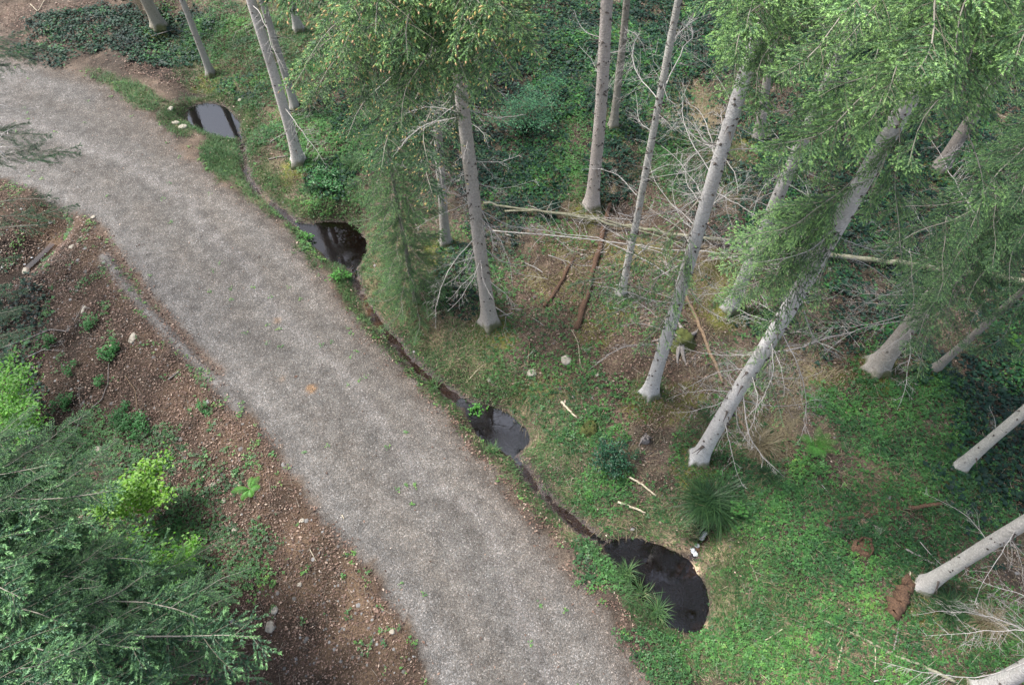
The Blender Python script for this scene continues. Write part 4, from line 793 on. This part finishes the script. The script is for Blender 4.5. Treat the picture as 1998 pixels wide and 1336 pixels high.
sapling('beech_sapling', 'mid green beech sapling glimpsed under the blue green fir', (260, 1150), [(330, 1085, 1.5), (350, 1120, 1.3), (250, 1040, 1.8), (220, 1110, 1.9), (300, 1160, 1.6), (160, 1180, 1.8), (120, 1100, 1.9), (80, 1200, 1.9), (240, 1230, 1.5)], 380, .08, ('beech', (.75, .92, .85)), 3, spread=.4)
sapling('beech_sapling', 'small bright beech shoot right of the larger saplings', (372, 1075), [(378, 1060, .7), (360, 1090, .7), (340, 1110, .6)], 160, .06, ('beech', (.75, .95, .9)), 4, spread=.16)
sapling('leafy_shrub', 'soft mid green leafy shrub rising out of the dark ivy at the top', (1030, 235), [(1030, 170, 1.2), (1080, 200, 1.0), (990, 200, 1.1), (1060, 240, .9), (1000, 240, .8), (1030, 200, 1.3), (960, 230, .7), (1090, 150, .9)], 420, .06, ('shrub', (2.3, 2.2, 1.9)), 5, spread=.34)
sapling('holly_bush', 'round dark blue green holly bush above the largest pool', (1190, 905), [(1190, 870, .7), (1165, 885, .6), (1215, 885, .6), (1190, 905, .55), (1160, 905, .5), (1225, 905, .45), (1175, 860, .6), (1215, 865, .6), (1200, 925, .35)], 170, .05, ('shrub', (1.0, 1.1, 1.1)), 6, spread=.13)
sapling('holly_seedling', 'tiny dark evergreen seedling right of the round holly bush', (1243, 888), [(1243, 880, .3), (1236, 892, .2)], 60, .04, ('shrub', (1.1, 1.1, 1)), 7, spread=.07)
sapling('bramble_bush', 'dark green leafy bramble clump at the foot of the pale trunk beside the ditch', (635, 345), [(620, 330, .35), (650, 335, .35), (640, 360, .3), (610, 355, .3), (660, 365, .25)], 170, .07, ('shrub', (1.4, 1.7, .9)), 8, spread=.17)
sapling('elder_seedling', 'small fresh green plant beside the sedge tuft, on its right', (1440, 990), [(1440, 985, .3), (1450, 1000, .25), (1430, 998, .25)], 40, .07, ('fern', (.9, .9, 1)), 9, spread=.09)
for q, (x, y, s, lb) in enumerate([(180, 640, .26, 'tall nettle clump left of the upright pale stone'), (212, 690, .33, 'broad nettle clump just below the upright pale stone'), (100, 668, .22, 'dark nettle clump nearest the shaded hollow on the left'), (136, 725, .18, 'small nettle clump below the dark one near the hollow'), (275, 830, .3, 'nettle patch right of the pale stone near the saplings'), (130, 790, .25, 'nettle patch above the saplings on the left'), (200, 750, .17, 'smallest nettle in the middle of the brown slope'), (400, 795, .16, 'low bright plant at the gravel edge below the berm'), (235, 820, .4, 'greyish bushy plant mound above the pale stone near the saplings'), (940, 803, .24, 'light green water plant growing where the stream enters the third pool'), (605, 470, .22, 'green waterside plant on the road side of the second pool'), (665, 545, .26, 'lush green waterside plant below the second pool')]):
    rg = np.random.default_rng(900 + q); B = G(x, y); T = thing('leafy_plant' if q > 6 else 'nettle', lb, 'plant', B); n = int(520 * (s / .3) ** 2) + 40
    n = int(n * .55); kc = rg.integers(4, 8); cc = rg.normal(0, s * .5, (kc, 2)); ci = rg.integers(0, kc, n); ch = rg.uniform(.08, .35, kc); p = np.column_stack([cc[ci] + rg.normal(0, s * .22, (n, 2)), ch[ci] * rg.random(n) + .04]); p[:, 2] += samp(GZ, p[:, 0] + B[0], p[:, 1] + B[1]) - B[2]
    f = obj('foliage', stamp(leaf_t, leaf_f, p, rot_rand(n, .4, rg), .065 * np.exp(rg.normal(0, .25, n)), rg.beta(2, 2, n), 'foliage', M['fern']), T, kind='stuff'); f.color = ((.45, .62, .75, 1) if q == 8 else (.85, 1.0, .7, 1) if q > 8 else (.5, .75, .8, 1))
    mb = MB()
    for _ in range(8): v = rg.normal(0, s * .4, 2); mb.tube([(v[0] * .4, v[1] * .4, -.05), (v[0], v[1], .25)], [.005, .002], 3, cap=False)
    obj('stem', mb.mesh('stem', M['logbrown']), T)
def tuft(label, px, n, ln, wd, m_, seed, name='sedge_tuft'):
    rg = np.random.default_rng(seed); B = G(*px); V = []; Q = []; A = []
    for i in range(n):
        a = rg.uniform(0, 2 * PI); L_ = ln * rg.uniform(.5, 1.15); d = np.array([math.cos(a), math.sin(a), 0]); s = np.array([-d[1], d[0], 0]); e0 = rg.uniform(.05, .95); ck = i % 4; o = np.array([.26 * math.cos(ck * 2.1 + seed), .26 * math.sin(ck * 2.1 + seed), 0]) * ln * (ck > 0) + d * rg.uniform(0, ln * .12); c = o.copy(); pts = [c]
        for k_ in range(5): e = e0 + k_ * rg.uniform(.25, .38); c = c + (d * math.sin(e) + np.array([0, 0, math.cos(e)])) * L_ / 5; pts.append(c)
        w_ = wd * np.array([1, 1, .9, .7, .45, .1]); pts = np.array(pts); b = len(V) * 12; V.append(np.vstack([pts - s * w_[:, None], pts + s * w_[:, None]])); j = np.arange(5); Q.append(np.stack([j, j + 6, j + 7, j + 1], 1) + b); A.append(np.full(12, rg.beta(2, 2)))
    T = thing(name, label, 'plant', B)
    obj('leaf_blades', mesh('leaf_blades', np.vstack(V), np.vstack(Q), m_, {'rnd': np.concatenate(A)}), T, kind='stuff')
tuft('large dark arching sedge tuft just above the inflow of the largest pool', (1388, 985), 900, .95, .007, M['sedge'], 1)
for j, (lb, px, n, ln, m_) in enumerate([('yellowish green sedge tuft on the slope below the drooping yellow tipped branches', (690, 325), 220, .5, 'grass'), ('green sedge tuft beside the ditch below the bramble clump', (610, 370), 160, .42, 'sedge'),
        ('overhanging grass tuft on the road side of the largest pool, topmost', (1222, 1120), 120, .42, 'grass'), ('overhanging grass tuft midway along the road side of the largest pool', (1252, 1160), 130, .42, 'grass'), ('overhanging grass tuft at the lower road side of the largest pool', (1280, 1195), 140, .45, 'grass'),
        ('green grass tuft below the clean pale trunk at lower right', (1850, 1185), 320, .5, 'sedge'), ('straw coloured grass tuft near the right edge at lower right', (1925, 1215), 360, .5, 'dry'), ('spiky green tuft leaning over the narrow stream above the third pool', (845, 755), 60, .4, 'grass'),
        ('grass tuft at the right tip of the third pool', (962, 880), 80, .3, 'grass'), ('pale bleached grass tuft right of the leaning spruce foot', (1480, 870), 420, .6, 'dry'), ('dark grass tuft beside the bleached one on the shaded slope', (1500, 930), 200, .45, 'sedge')]):
    tuft(lb, px, n, ln, .006, M[m_], 20 + j, 'grass_tuft')
def fern(label, px, nf, ln, seed, col):
    rg = np.random.default_rng(seed); B = G(*px); T = thing('fern', label, 'plant', B)
    for i in range(nf):
        a = i * 2 * PI / nf + rg.normal(0, .2); L_ = ln * rg.uniform(.75, 1.1); V = []; Q = []; d = np.array([math.cos(a), math.sin(a), 0]); s = np.array([-d[1], d[0], 0]); c = np.zeros(3); e = .5
        for k_ in range(18):
            e += .06; c = c + (d * math.sin(e) + np.array([0, 0, math.cos(e)])) * L_ / 18; f = math.sin(PI * min(1, (k_ + 2) / 20)) ** .8
            for sg in (-1, 1):
                t = s * sg * ln * .22 * f + d * .05 * f; b = len(V); V += [c - d * .008, c + d * .008, c + t + d * .004 + (0, 0, -.02), c + t - d * .004 + (0, 0, -.02)]; Q.append((b, b + 1, b + 2, b + 3))
        me = mesh('frond', np.array(V), np.array(Q), M['fern'], {'rnd': rg.random(len(V))}); o = obj('frond', me, T); o.color = col + (1,)
fern('fresh green fern growing on the open slope right of the leaning spruce', (1590, 872), 9, .5, 1, (1, 1, .9))
fern('small fern at the road edge in the brown soil at lower left', (487, 955), 7, .42, 2, (.95, 1.05, .6))
fern('fern clump in shade near the right edge', (1985, 672), 7, .4, 3, (1, .9, .5))
fern('tiny fern beside the green shrubs at the top left', (472, 50), 6, .35, 4, (.9, 1, .7))

# ---------------------------------------------------------------- logs, sticks, stumps, stones
def log(name, label, cat, pts, r0, r1, m_, sides=8, lift=0.0, seed=0, jit=.25, branches=0, seg=10):
    rg = np.random.default_rng(seed + 50); W_ = np.array([G(x, y) for x, y in pts]); t = np.linspace(0, 1, len(W_)); u = np.linspace(0, 1, max(len(pts) * 4, seg))
    c = np.stack([np.interp(u, t, W_[:, k]) for k in range(3)], 1)
    z = samp(GZ, c[:, 0], c[:, 1]); c[:, 2] = np.maximum(c[:, 2], z) + lift; r = np.linspace(r0, r1, len(u))
    c[:, 2] += r * .6; c[1:-1, :2] += rg.normal(0, r0 * .25, (len(u) - 2, 2)); B = c[0].copy(); c -= B
    if branches:
        T = thing(name, label, cat, B); V, Q, T3 = tube(c, r, sides, jit=jit, rg=rg); obj('stem', mesh('stem', V, [Q, T3], m_, {'rnd': np.zeros(len(V))}, smooth_=True), T)
        for _ in range(branches):
            q = c[rg.integers(2, len(c) - 1)]; a = rg.uniform(0, 2 * PI); L_ = rg.uniform(.3, 1.1); mb = MB(); e = q + np.array([math.cos(a) * L_, math.sin(a) * L_, rg.uniform(0, .25)]); mb.tube([q, (q + e) / 2 + rg.normal(0, .03, 3), e], [.009, .006, .002], 4); obj('side_twig', mb.mesh('side_twig', M['twigwood']), T)
        return T
    V, Q, T3 = tube(c, r, sides, jit=jit, rg=rg); me = mesh(name, V, [Q, T3], m_, {'rnd': np.zeros(len(V))}, smooth_=sides > 6)
    return obj(name, me, None, tuple(B), label=label, category=cat)
log('fallen_log', 'long pale fallen trunk with lichened bark crossing behind the standing trunks', 'log', [(2060, 575), (1998, 560), (1900, 545), (1800, 532), (1700, 518), (1600, 508), (1500, 490), (1400, 478), (1300, 466), (1200, 448), (1100, 428), (1000, 415), (945, 405)], .095, .028, M['log'], 10, .18, 1, .12, 10)
log('fallen_pole', 'thin pale fallen stem lying above and alongside the long fallen trunk', 'log', [(985, 422), (1080, 425), (1170, 436), (1280, 470), (1330, 486)], .03, .02, M['log'], 6, .2, 2, .1, 4)
log('fallen_branch', 'slim bare pole in the dead branches just below the long fallen trunk', 'branch', [(960, 462), (1080, 472), (1180, 482), (1300, 500), (1420, 510)], .02, .012, M['twigwood'], 5, .25, 3, .1, 6)
log('rotten_log', 'reddish brown rotten log sloping from the long fallen trunk down the slope', 'log', [(1190, 400), (1172, 470), (1150, 560), (1124, 645)], .07, .085, M['rot'], 8, 0, 4, .5)
log('rotten_log', 'short crumbling brown log left of the longer rotten log', 'log', [(1118, 505), (1090, 560), (1062, 600)], .05, .055, M['rot'], 7, 0, 5, .5)
log('rotten_log', 'yellowish decayed log between the mossy stump and the leaning spruce', 'log', [(1336, 580), (1365, 640), (1390, 700), (1410, 750)], .05, .04, M['logbrown'], 8, 0.02, 6, .3)
log('rotten_log', 'dark red rotten log sunk in the green herbs at lower right', 'log', [(1610, 1018), (1690, 1005), (1760, 992), (1838, 983)], .045, .055, M['rot'], 7, -.02, 7, .5)
log('rotten_log', 'pale brown log half buried in dry grass right of the leaning spruce foot', 'log', [(1440, 810), (1460, 850), (1475, 890)], .05, .05, M['logbrown'], 7, 0, 8, .3)
log('fallen_branch', 'bent brown bare branch stretched over moss behind the leaning spruce', 'branch', [(1500, 700), (1560, 688), (1600, 672), (1660, 658)], .03, .02, M['oldwood'], 6, .25, 9, .2, 3)
log('fallen_pole', 'long thin pole lying diagonally across the herbs in the bottom right', 'log', [(1600, 1208), (1680, 1245), (1740, 1278), (1800, 1300), (1860, 1330)], .02, .04, M['log'], 6, .03, 10, .2)
stk = [('cut_stick', 'short cream split stick above the round holly bush', [(1095, 785), (1108, 800), (1125, 816)], .035, 'cutwood'), ('cut_stick', 'cream stick lying under the holly bush nearest the largest pool', [(1205, 980), (1232, 990), (1260, 1001)], .033, 'cutwood'),
 ('cut_stick', 'weathered stick between the holly bush and the sedge tuft, upper of the two', [(1228, 932), (1255, 948), (1280, 968)], .028, 'cutwood'), ('cut_stick', 'pale split stick left of the centre spruce foot', [(845, 616), (858, 610), (874, 604)], .03, 'cutwood'),
 ('cut_stick', 'small pale stick under the tip of the berm in the leaf litter', [(330, 742), (340, 734), (350, 726)], .022, 'oldwood'), ('cut_stick', 'short peeled stick pointing at the rotten orange stump from above', [(1772, 1128), (1776, 1112)], .02, 'cutwood'),
 ('dead_stick', 'upright looking pale stick below the rotten orange stump', [(1738, 1280), (1748, 1240), (1755, 1202)], .02, 'oldwood'), ('dead_stick', 'stubby pale stick at the bottom edge right of the largest pool', [(1632, 1310), (1638, 1275), (1643, 1258)], .02, 'cutwood'),
 ('dead_stick', 'brown stick lying near the foot of the lower right trunk', [(1765, 1072), (1800, 1090), (1828, 1105)], .026, 'oldwood'), ('dead_stick', 'thin straight twig upright in the grass at lower right', [(1706, 1260), (1706, 1306)], .014, 'cutwood'),
 ('dead_stick', 'long curved twig on the brown slope above the nettle patch', [(170, 810), (200, 780), (212, 750), (213, 710)], .014, 'oldwood'), ('dead_stick', 'bowed twig arching over the brown slope beside the grey mound', [(270, 800), (264, 760), (246, 735)], .014, 'logbrown'),
 ('dead_stick', 'dark twig pointing out of the shaded hollow on the left', [(5, 680), (50, 665), (95, 645), (135, 648)], .022, 'oldwood'), ('dead_stick', 'pale forked driftwood stick by the small stream in the hollow', [(40, 580), (62, 565), (85, 555)], .02, 'cutwood'),
 ('dead_stick', 'thin white branch on the ivy bank at the top left', [(90, 60), (130, 62), (160, 50), (205, 28)], .018, 'cutwood'), ('dead_stick', 'pale branch below the thick trunk at the top left', [(240, 88), (290, 75), (345, 58)], .022, 'oldwood'),
 ('dead_stick', 'small bleached twig crossing the leaf litter at the top left corner', [(60, 10), (75, 25), (88, 2)], .016, 'cutwood'), ('dead_stick', 'grey stick beside the foot of the pale trunk by the ditch', [(528, 280), (552, 264), (576, 246)], .022, 'oldwood'),
 ('dead_stick', 'bundle of thin sticks left of the pale trunk foot by the ditch', [(525, 312), (548, 308), (566, 305)], .018, 'oldwood'), ('dead_stick', 'thin pale twig lying on the gravel near the road edge', [(668, 1005), (672, 1013)], .012, 'cutwood'),
 ('dead_stick', 'thin straw coloured twig on the brown earth at the lower road edge', [(605, 1072), (618, 1095)], .01, 'cutwood'), ('dead_stick', 'grey twig on leaf litter near the fern by the road', [(375, 1048), (408, 1054)], .014, 'oldwood'),
 ('dead_stick', 'thin stick near the mossy bank above the third pool', [(915, 742), (930, 725), (945, 712)], .014, 'cutwood'), ('dead_stick', 'pale twig standing in litter below the rotten logs', [(1030, 715), (1033, 668)], .016, 'logbrown'),
 ('dead_stick', 'long thin twig right of the flat pale stone', [(1132, 715), (1128, 670), (1115, 645)], .011, 'cutwood'), ('dead_stick', 'short twig at the right bank of the largest pool', [(1490, 1250), (1510, 1238), (1530, 1225)], .012, 'cutwood')]
for j, (nm, lb, pts, r, m_) in enumerate(stk): log(nm, lb, 'stick', pts, r, r * .7, M[m_], 6, .03, 60 + j, .3)
# branchy dead limbs lying on the ground
for j, (lb, a, b, i) in enumerate([('bare branchy limb spread over the moss below the long fallen trunk', (960, 600), (1150, 690), 4), ('dry branchy limb left of the thin knotty trunk', (1060, 640), (975, 560), 4), ('tangle of dead twigs between the centre spruce and the fallen trunk', (1150, 470), (960, 480), 4), ('brittle dead limb below the fallen trunk near the thin knotty trunk', (1330, 520), (1180, 600), 4), ('dead limb lying behind the pale flared trunk', (1480, 470), (1300, 430), 4), ('dead limb over bleached grass beside the leaning spruce foot', (1440, 760), (1600, 800), 4), ('dead limb in the grass near the right edge, lower right', (1790, 1060), (1960, 1180), 5), ('branchy dead limb at the bottom right edge', (1700, 1330), (1900, 1240), 5), ('light dead limb at the upper right of the open herb slope', (1640, 640), (1760, 760), 4), ('grey limb on the brown slope near the shaded hollow', (60, 700), (170, 600), 3), ('slender limb lying in the litter beside the nettle patch', (150, 850), (160, 760), 3), ('dead limb left of the centre spruce under the green foliage', (900, 500), (800, 620), 4),
                          ('dead twiggy limb over the stream bank above the third pool', (1040, 690), (960, 760), 2), ('fine dead limb crossing the lower right herbs', (1600, 950), (1720, 1040), 5), ('dead limb on the ivy beyond the thin knotty trunk', (1330, 130), (1180, 60), 5), ('dead limb above the green shrub in the ivy', (1130, 130), (1250, 180), 4)]):
    A = G(*a, dz=.12); B_ = G(*b, dz=.18); T = obj('fallen_limb', DEAD[i][0], label=lb, category='branch'); T.matrix_world = orient(A, B_, rt.uniform(-.4, .4), DEAD[i][1])
rq = np.random.default_rng(321)
for j in range(26):
    x, y = rq.uniform(950, 1460), rq.uniform(400, 640); a = rq.normal(.15, .5) + (PI if rq.random() < .5 else 0); L_ = rq.uniform(70, 190); x2 = x + math.cos(a) * L_; y2 = y + math.sin(a) * L_ * .8
    A = G(x, y, dz=rq.uniform(.05, .35)); B_ = G(x2, y2, dz=rq.uniform(.02, .3)); me_, L0 = DEAD[rq.integers(2, 6)]
    T = obj('fallen_limb', me_, label='thin dead limb in the tangle of brushwood around the long fallen trunk', category='branch', group='brushwood tangled around the fallen trunk'); T.matrix_world = orient(A, B_, rq.uniform(-.5, .5), L0)
def rock(rg, s, flat=.6, n=10):
    V = []; 
    for k_, (e, m_) in enumerate([(-.5, .75), (0, 1), (.45, .8), (.75, .4)]):
        for j in range(n): a = j * 2 * PI / n; V.append((math.cos(a) * m_, math.sin(a) * m_, e * flat * 1.3))
    V = np.array(V); V += rg.normal(0, .09, V.shape); V = np.vstack([V, [[0, 0, .85 * flat]], [[0, 0, -.6]]]); V *= s
    Q = []; 
    for k_ in range(3):
        for j in range(n): Q.append((k_ * n + j, k_ * n + (j + 1) % n, (k_ + 1) * n + (j + 1) % n, (k_ + 1) * n + j))
    T3 = [(3 * n + j, 3 * n + (j + 1) % n, 4 * n) for j in range(n)] + [((j + 1) % n, j, 4 * n + 1) for j in range(n)]
    return V, [np.array(Q), np.array(T3)]
for j, (lb, x, y, rx, ry) in enumerate([('flat pale mossy stone on the bank, upper of the pair', 1105, 703, 12, 10), ('round greenish pale stone on the bank above the third pool', 1037, 728, 11, 8), ('upright cream stone standing alone on the brown slope', 259, 660, 7, 12), ('rounded white stone near the saplings', 193, 876, 9, 7),
   ('white angular stone beside the topmost pool', 356, 248, 9, 7), ('tan stone just left of the white one beside the topmost pool', 343, 240, 9, 5), ('small tan stone above the others beside the topmost pool', 333, 213, 6, 6), ('grey slab at the upper rim of the topmost pool', 472, 196, 8, 5),
   ('brownish boulder at the tip of the fir branch, bottom left', 528, 1221, 11, 12), ('dull brown stone above the boulder at bottom left', 536, 1190, 8, 8), ('tiny white stone on the gravel edge at the left', 182, 424, 5, 4), ('small grey stone by the stream in the hollow', 50, 528, 8, 9), ('pale stone on the slope near the hollow stream', 140, 482, 6, 5),
   ('long thin pale stone on the slope above the nettles', 163, 604, 4, 10), ('orange brown stone in the leaf litter right of the saplings', 415, 946, 6, 5), ('cream stone in the leaves at the lower left', 458, 1033, 6, 5), ('small white pebble on the bank below the flat pale stone', 1165, 731, 5, 4), ('cream stone at the lower edge of the mossy bank', 955, 741, 5, 5), ('pale stone right of the leaning trunk foot in herbs', 1663, 1097, 5, 4),
   ('flat tan stone at the brown road edge, bottom', 765, 1232, 6, 5), ('small buff stone in the brown earth near the bottom', 585, 1140, 5, 4), ('buff stone above the bottom left boulder', 470, 1215, 7, 6), ('brown stone beneath the fir tip in dark litter', 590, 1015, 5, 4), ('pale stone in the leaves beside the small fern', 437, 977, 5, 5)]):
    rg = np.random.default_rng(700 + j); B = G(x, y); s = mpp(B); V, Fc = rock(rg, 1.0); V = V * np.array([rx * s, ry * s * 1.15, min(rx, ry) * s * .8]); o = obj('stone', mesh('stone', V, Fc, M['stone'], smooth_=False), None, tuple(B + np.array([0, 0, .01])), label=lb, category='stone')
# stumps
def stump(label, px, r, h, mats, seed, roots=5, name='tree_stump'):
    rg = np.random.default_rng(seed); B = G(*px); T = thing(name, label, 'stump', B); n = 18; an = np.arange(n) * 2 * PI / n; V = []
    zs = [-.2, 0, .08, .2, h * .7, h, h * .9]; rr = [1.8, 1.5, 1.2, 1.05, .95, .85, .35]
    for z, q in zip(zs, rr):
        rad_ = r * q * (1 + .12 * np.sin(3 * an + seed) + rg.normal(0, .06, n)); V.append(np.stack([rad_ * np.cos(an), rad_ * np.sin(an), np.full(n, z) + (rg.normal(0, .03, n) if z > .1 else 0)], 1))
    V = np.vstack(V + [np.array([[0, 0, h * .8]])]); i = np.arange(len(zs) - 1)[:, None] * n; j = np.arange(n)[None]; k_ = (j + 1) % n
    Q = np.stack([i + j, i + k_, i + n + k_, i + n + j], -1).reshape(-1, 4); L_ = (len(zs) - 1) * n; q = np.arange(n); T3 = np.stack([L_ + q, L_ + (q + 1) % n, np.full(n, len(V) - 1)], 1)
    obj('stump_wood', mesh('stump_wood', V, [Q, T3], mats[0], smooth_=True), T)
    for j in range(roots):
        a = j * 2 * PI / roots + rg.normal(0, .3); mb = MB(); L_ = r * rg.uniform(2.0, 3.2); pts = []
        for u in np.linspace(0, 1, 6): pts.append((math.cos(a + u * .3) * (r * .6 + L_ * u), math.sin(a + u * .3) * (r * .6 + L_ * u), .2 * (1 - u) ** 2 - .03 * u + .02))
        pts = np.array(pts); pts[:, 2] += (samp(GZ, pts[:, 0] + B[0], pts[:, 1] + B[1]) - B[2]) ; mb.tube(pts, np.linspace(r * .32, r * .06, 6), 7); obj('root', mb.mesh('root', mats[1], smooth_=True), T)
stump('old grey stump with bare roots capped in bright moss, behind the pale flared trunk', (1330, 668), .24, .35, (M['mossy'], M['oldwood']), 2, 5)
stump('little dark cut stump right of the holly bush', (1258, 858), .075, .16, (M['oldwood'], M['oldwood']), 3, 2)
stump('green mossy stump left of the holly bush', (1150, 838), .16, .12, (M['mossy'], M['mossy']), 4, 0, 'mossy_stump')
stump('crumbled orange brown stump remains in the herbs, upper of the two at lower right', (1683, 1068), .17, .08, (M['rot'], M['rot']), 5, 0, 'rotten_stump')
log('rotten_stump', 'orange brown crumbling stump fragment beside the lower right pale trunk', 'stump', [(1738, 1196), (1752, 1175), (1766, 1150), (1775, 1130)], .17, .12, M['rot'], 10, -.05, 77, .5)
# white water where the side stream falls into the largest pool, and in the hollow
rg = np.random.default_rng(5)
mb = MB()
for x, y in ((1372, 1045), (1369, 1050), (1376, 1040), (1354, 1077), (1351, 1072), (1357, 1081), (1360, 1064)):
    B = G(x, y); V, Fc = rock(rg, 1); mb.add(V * np.array([.07, .06, .02]) + B + np.array([0, 0, .015]), Fc[0], Fc[1])
for x, y in ((48, 516), (62, 503)):
    B = P(x, y, -.86); V, Fc = rock(rg, 1); mb.add(V * np.array([.04, .02, .012]) + B + np.array([0, 0, .006]), Fc[0], Fc[1])
o = obj('white_water', mb.mesh('white_water', M['foam'], smooth_=True), kind='stuff', label='white splashes where small streams tumble over stones')
print('objects', len(bpy.data.objects), 'tris', sum(len(m_.loops) - 2 * len(m_.polygons) for m_ in bpy.data.meshes))
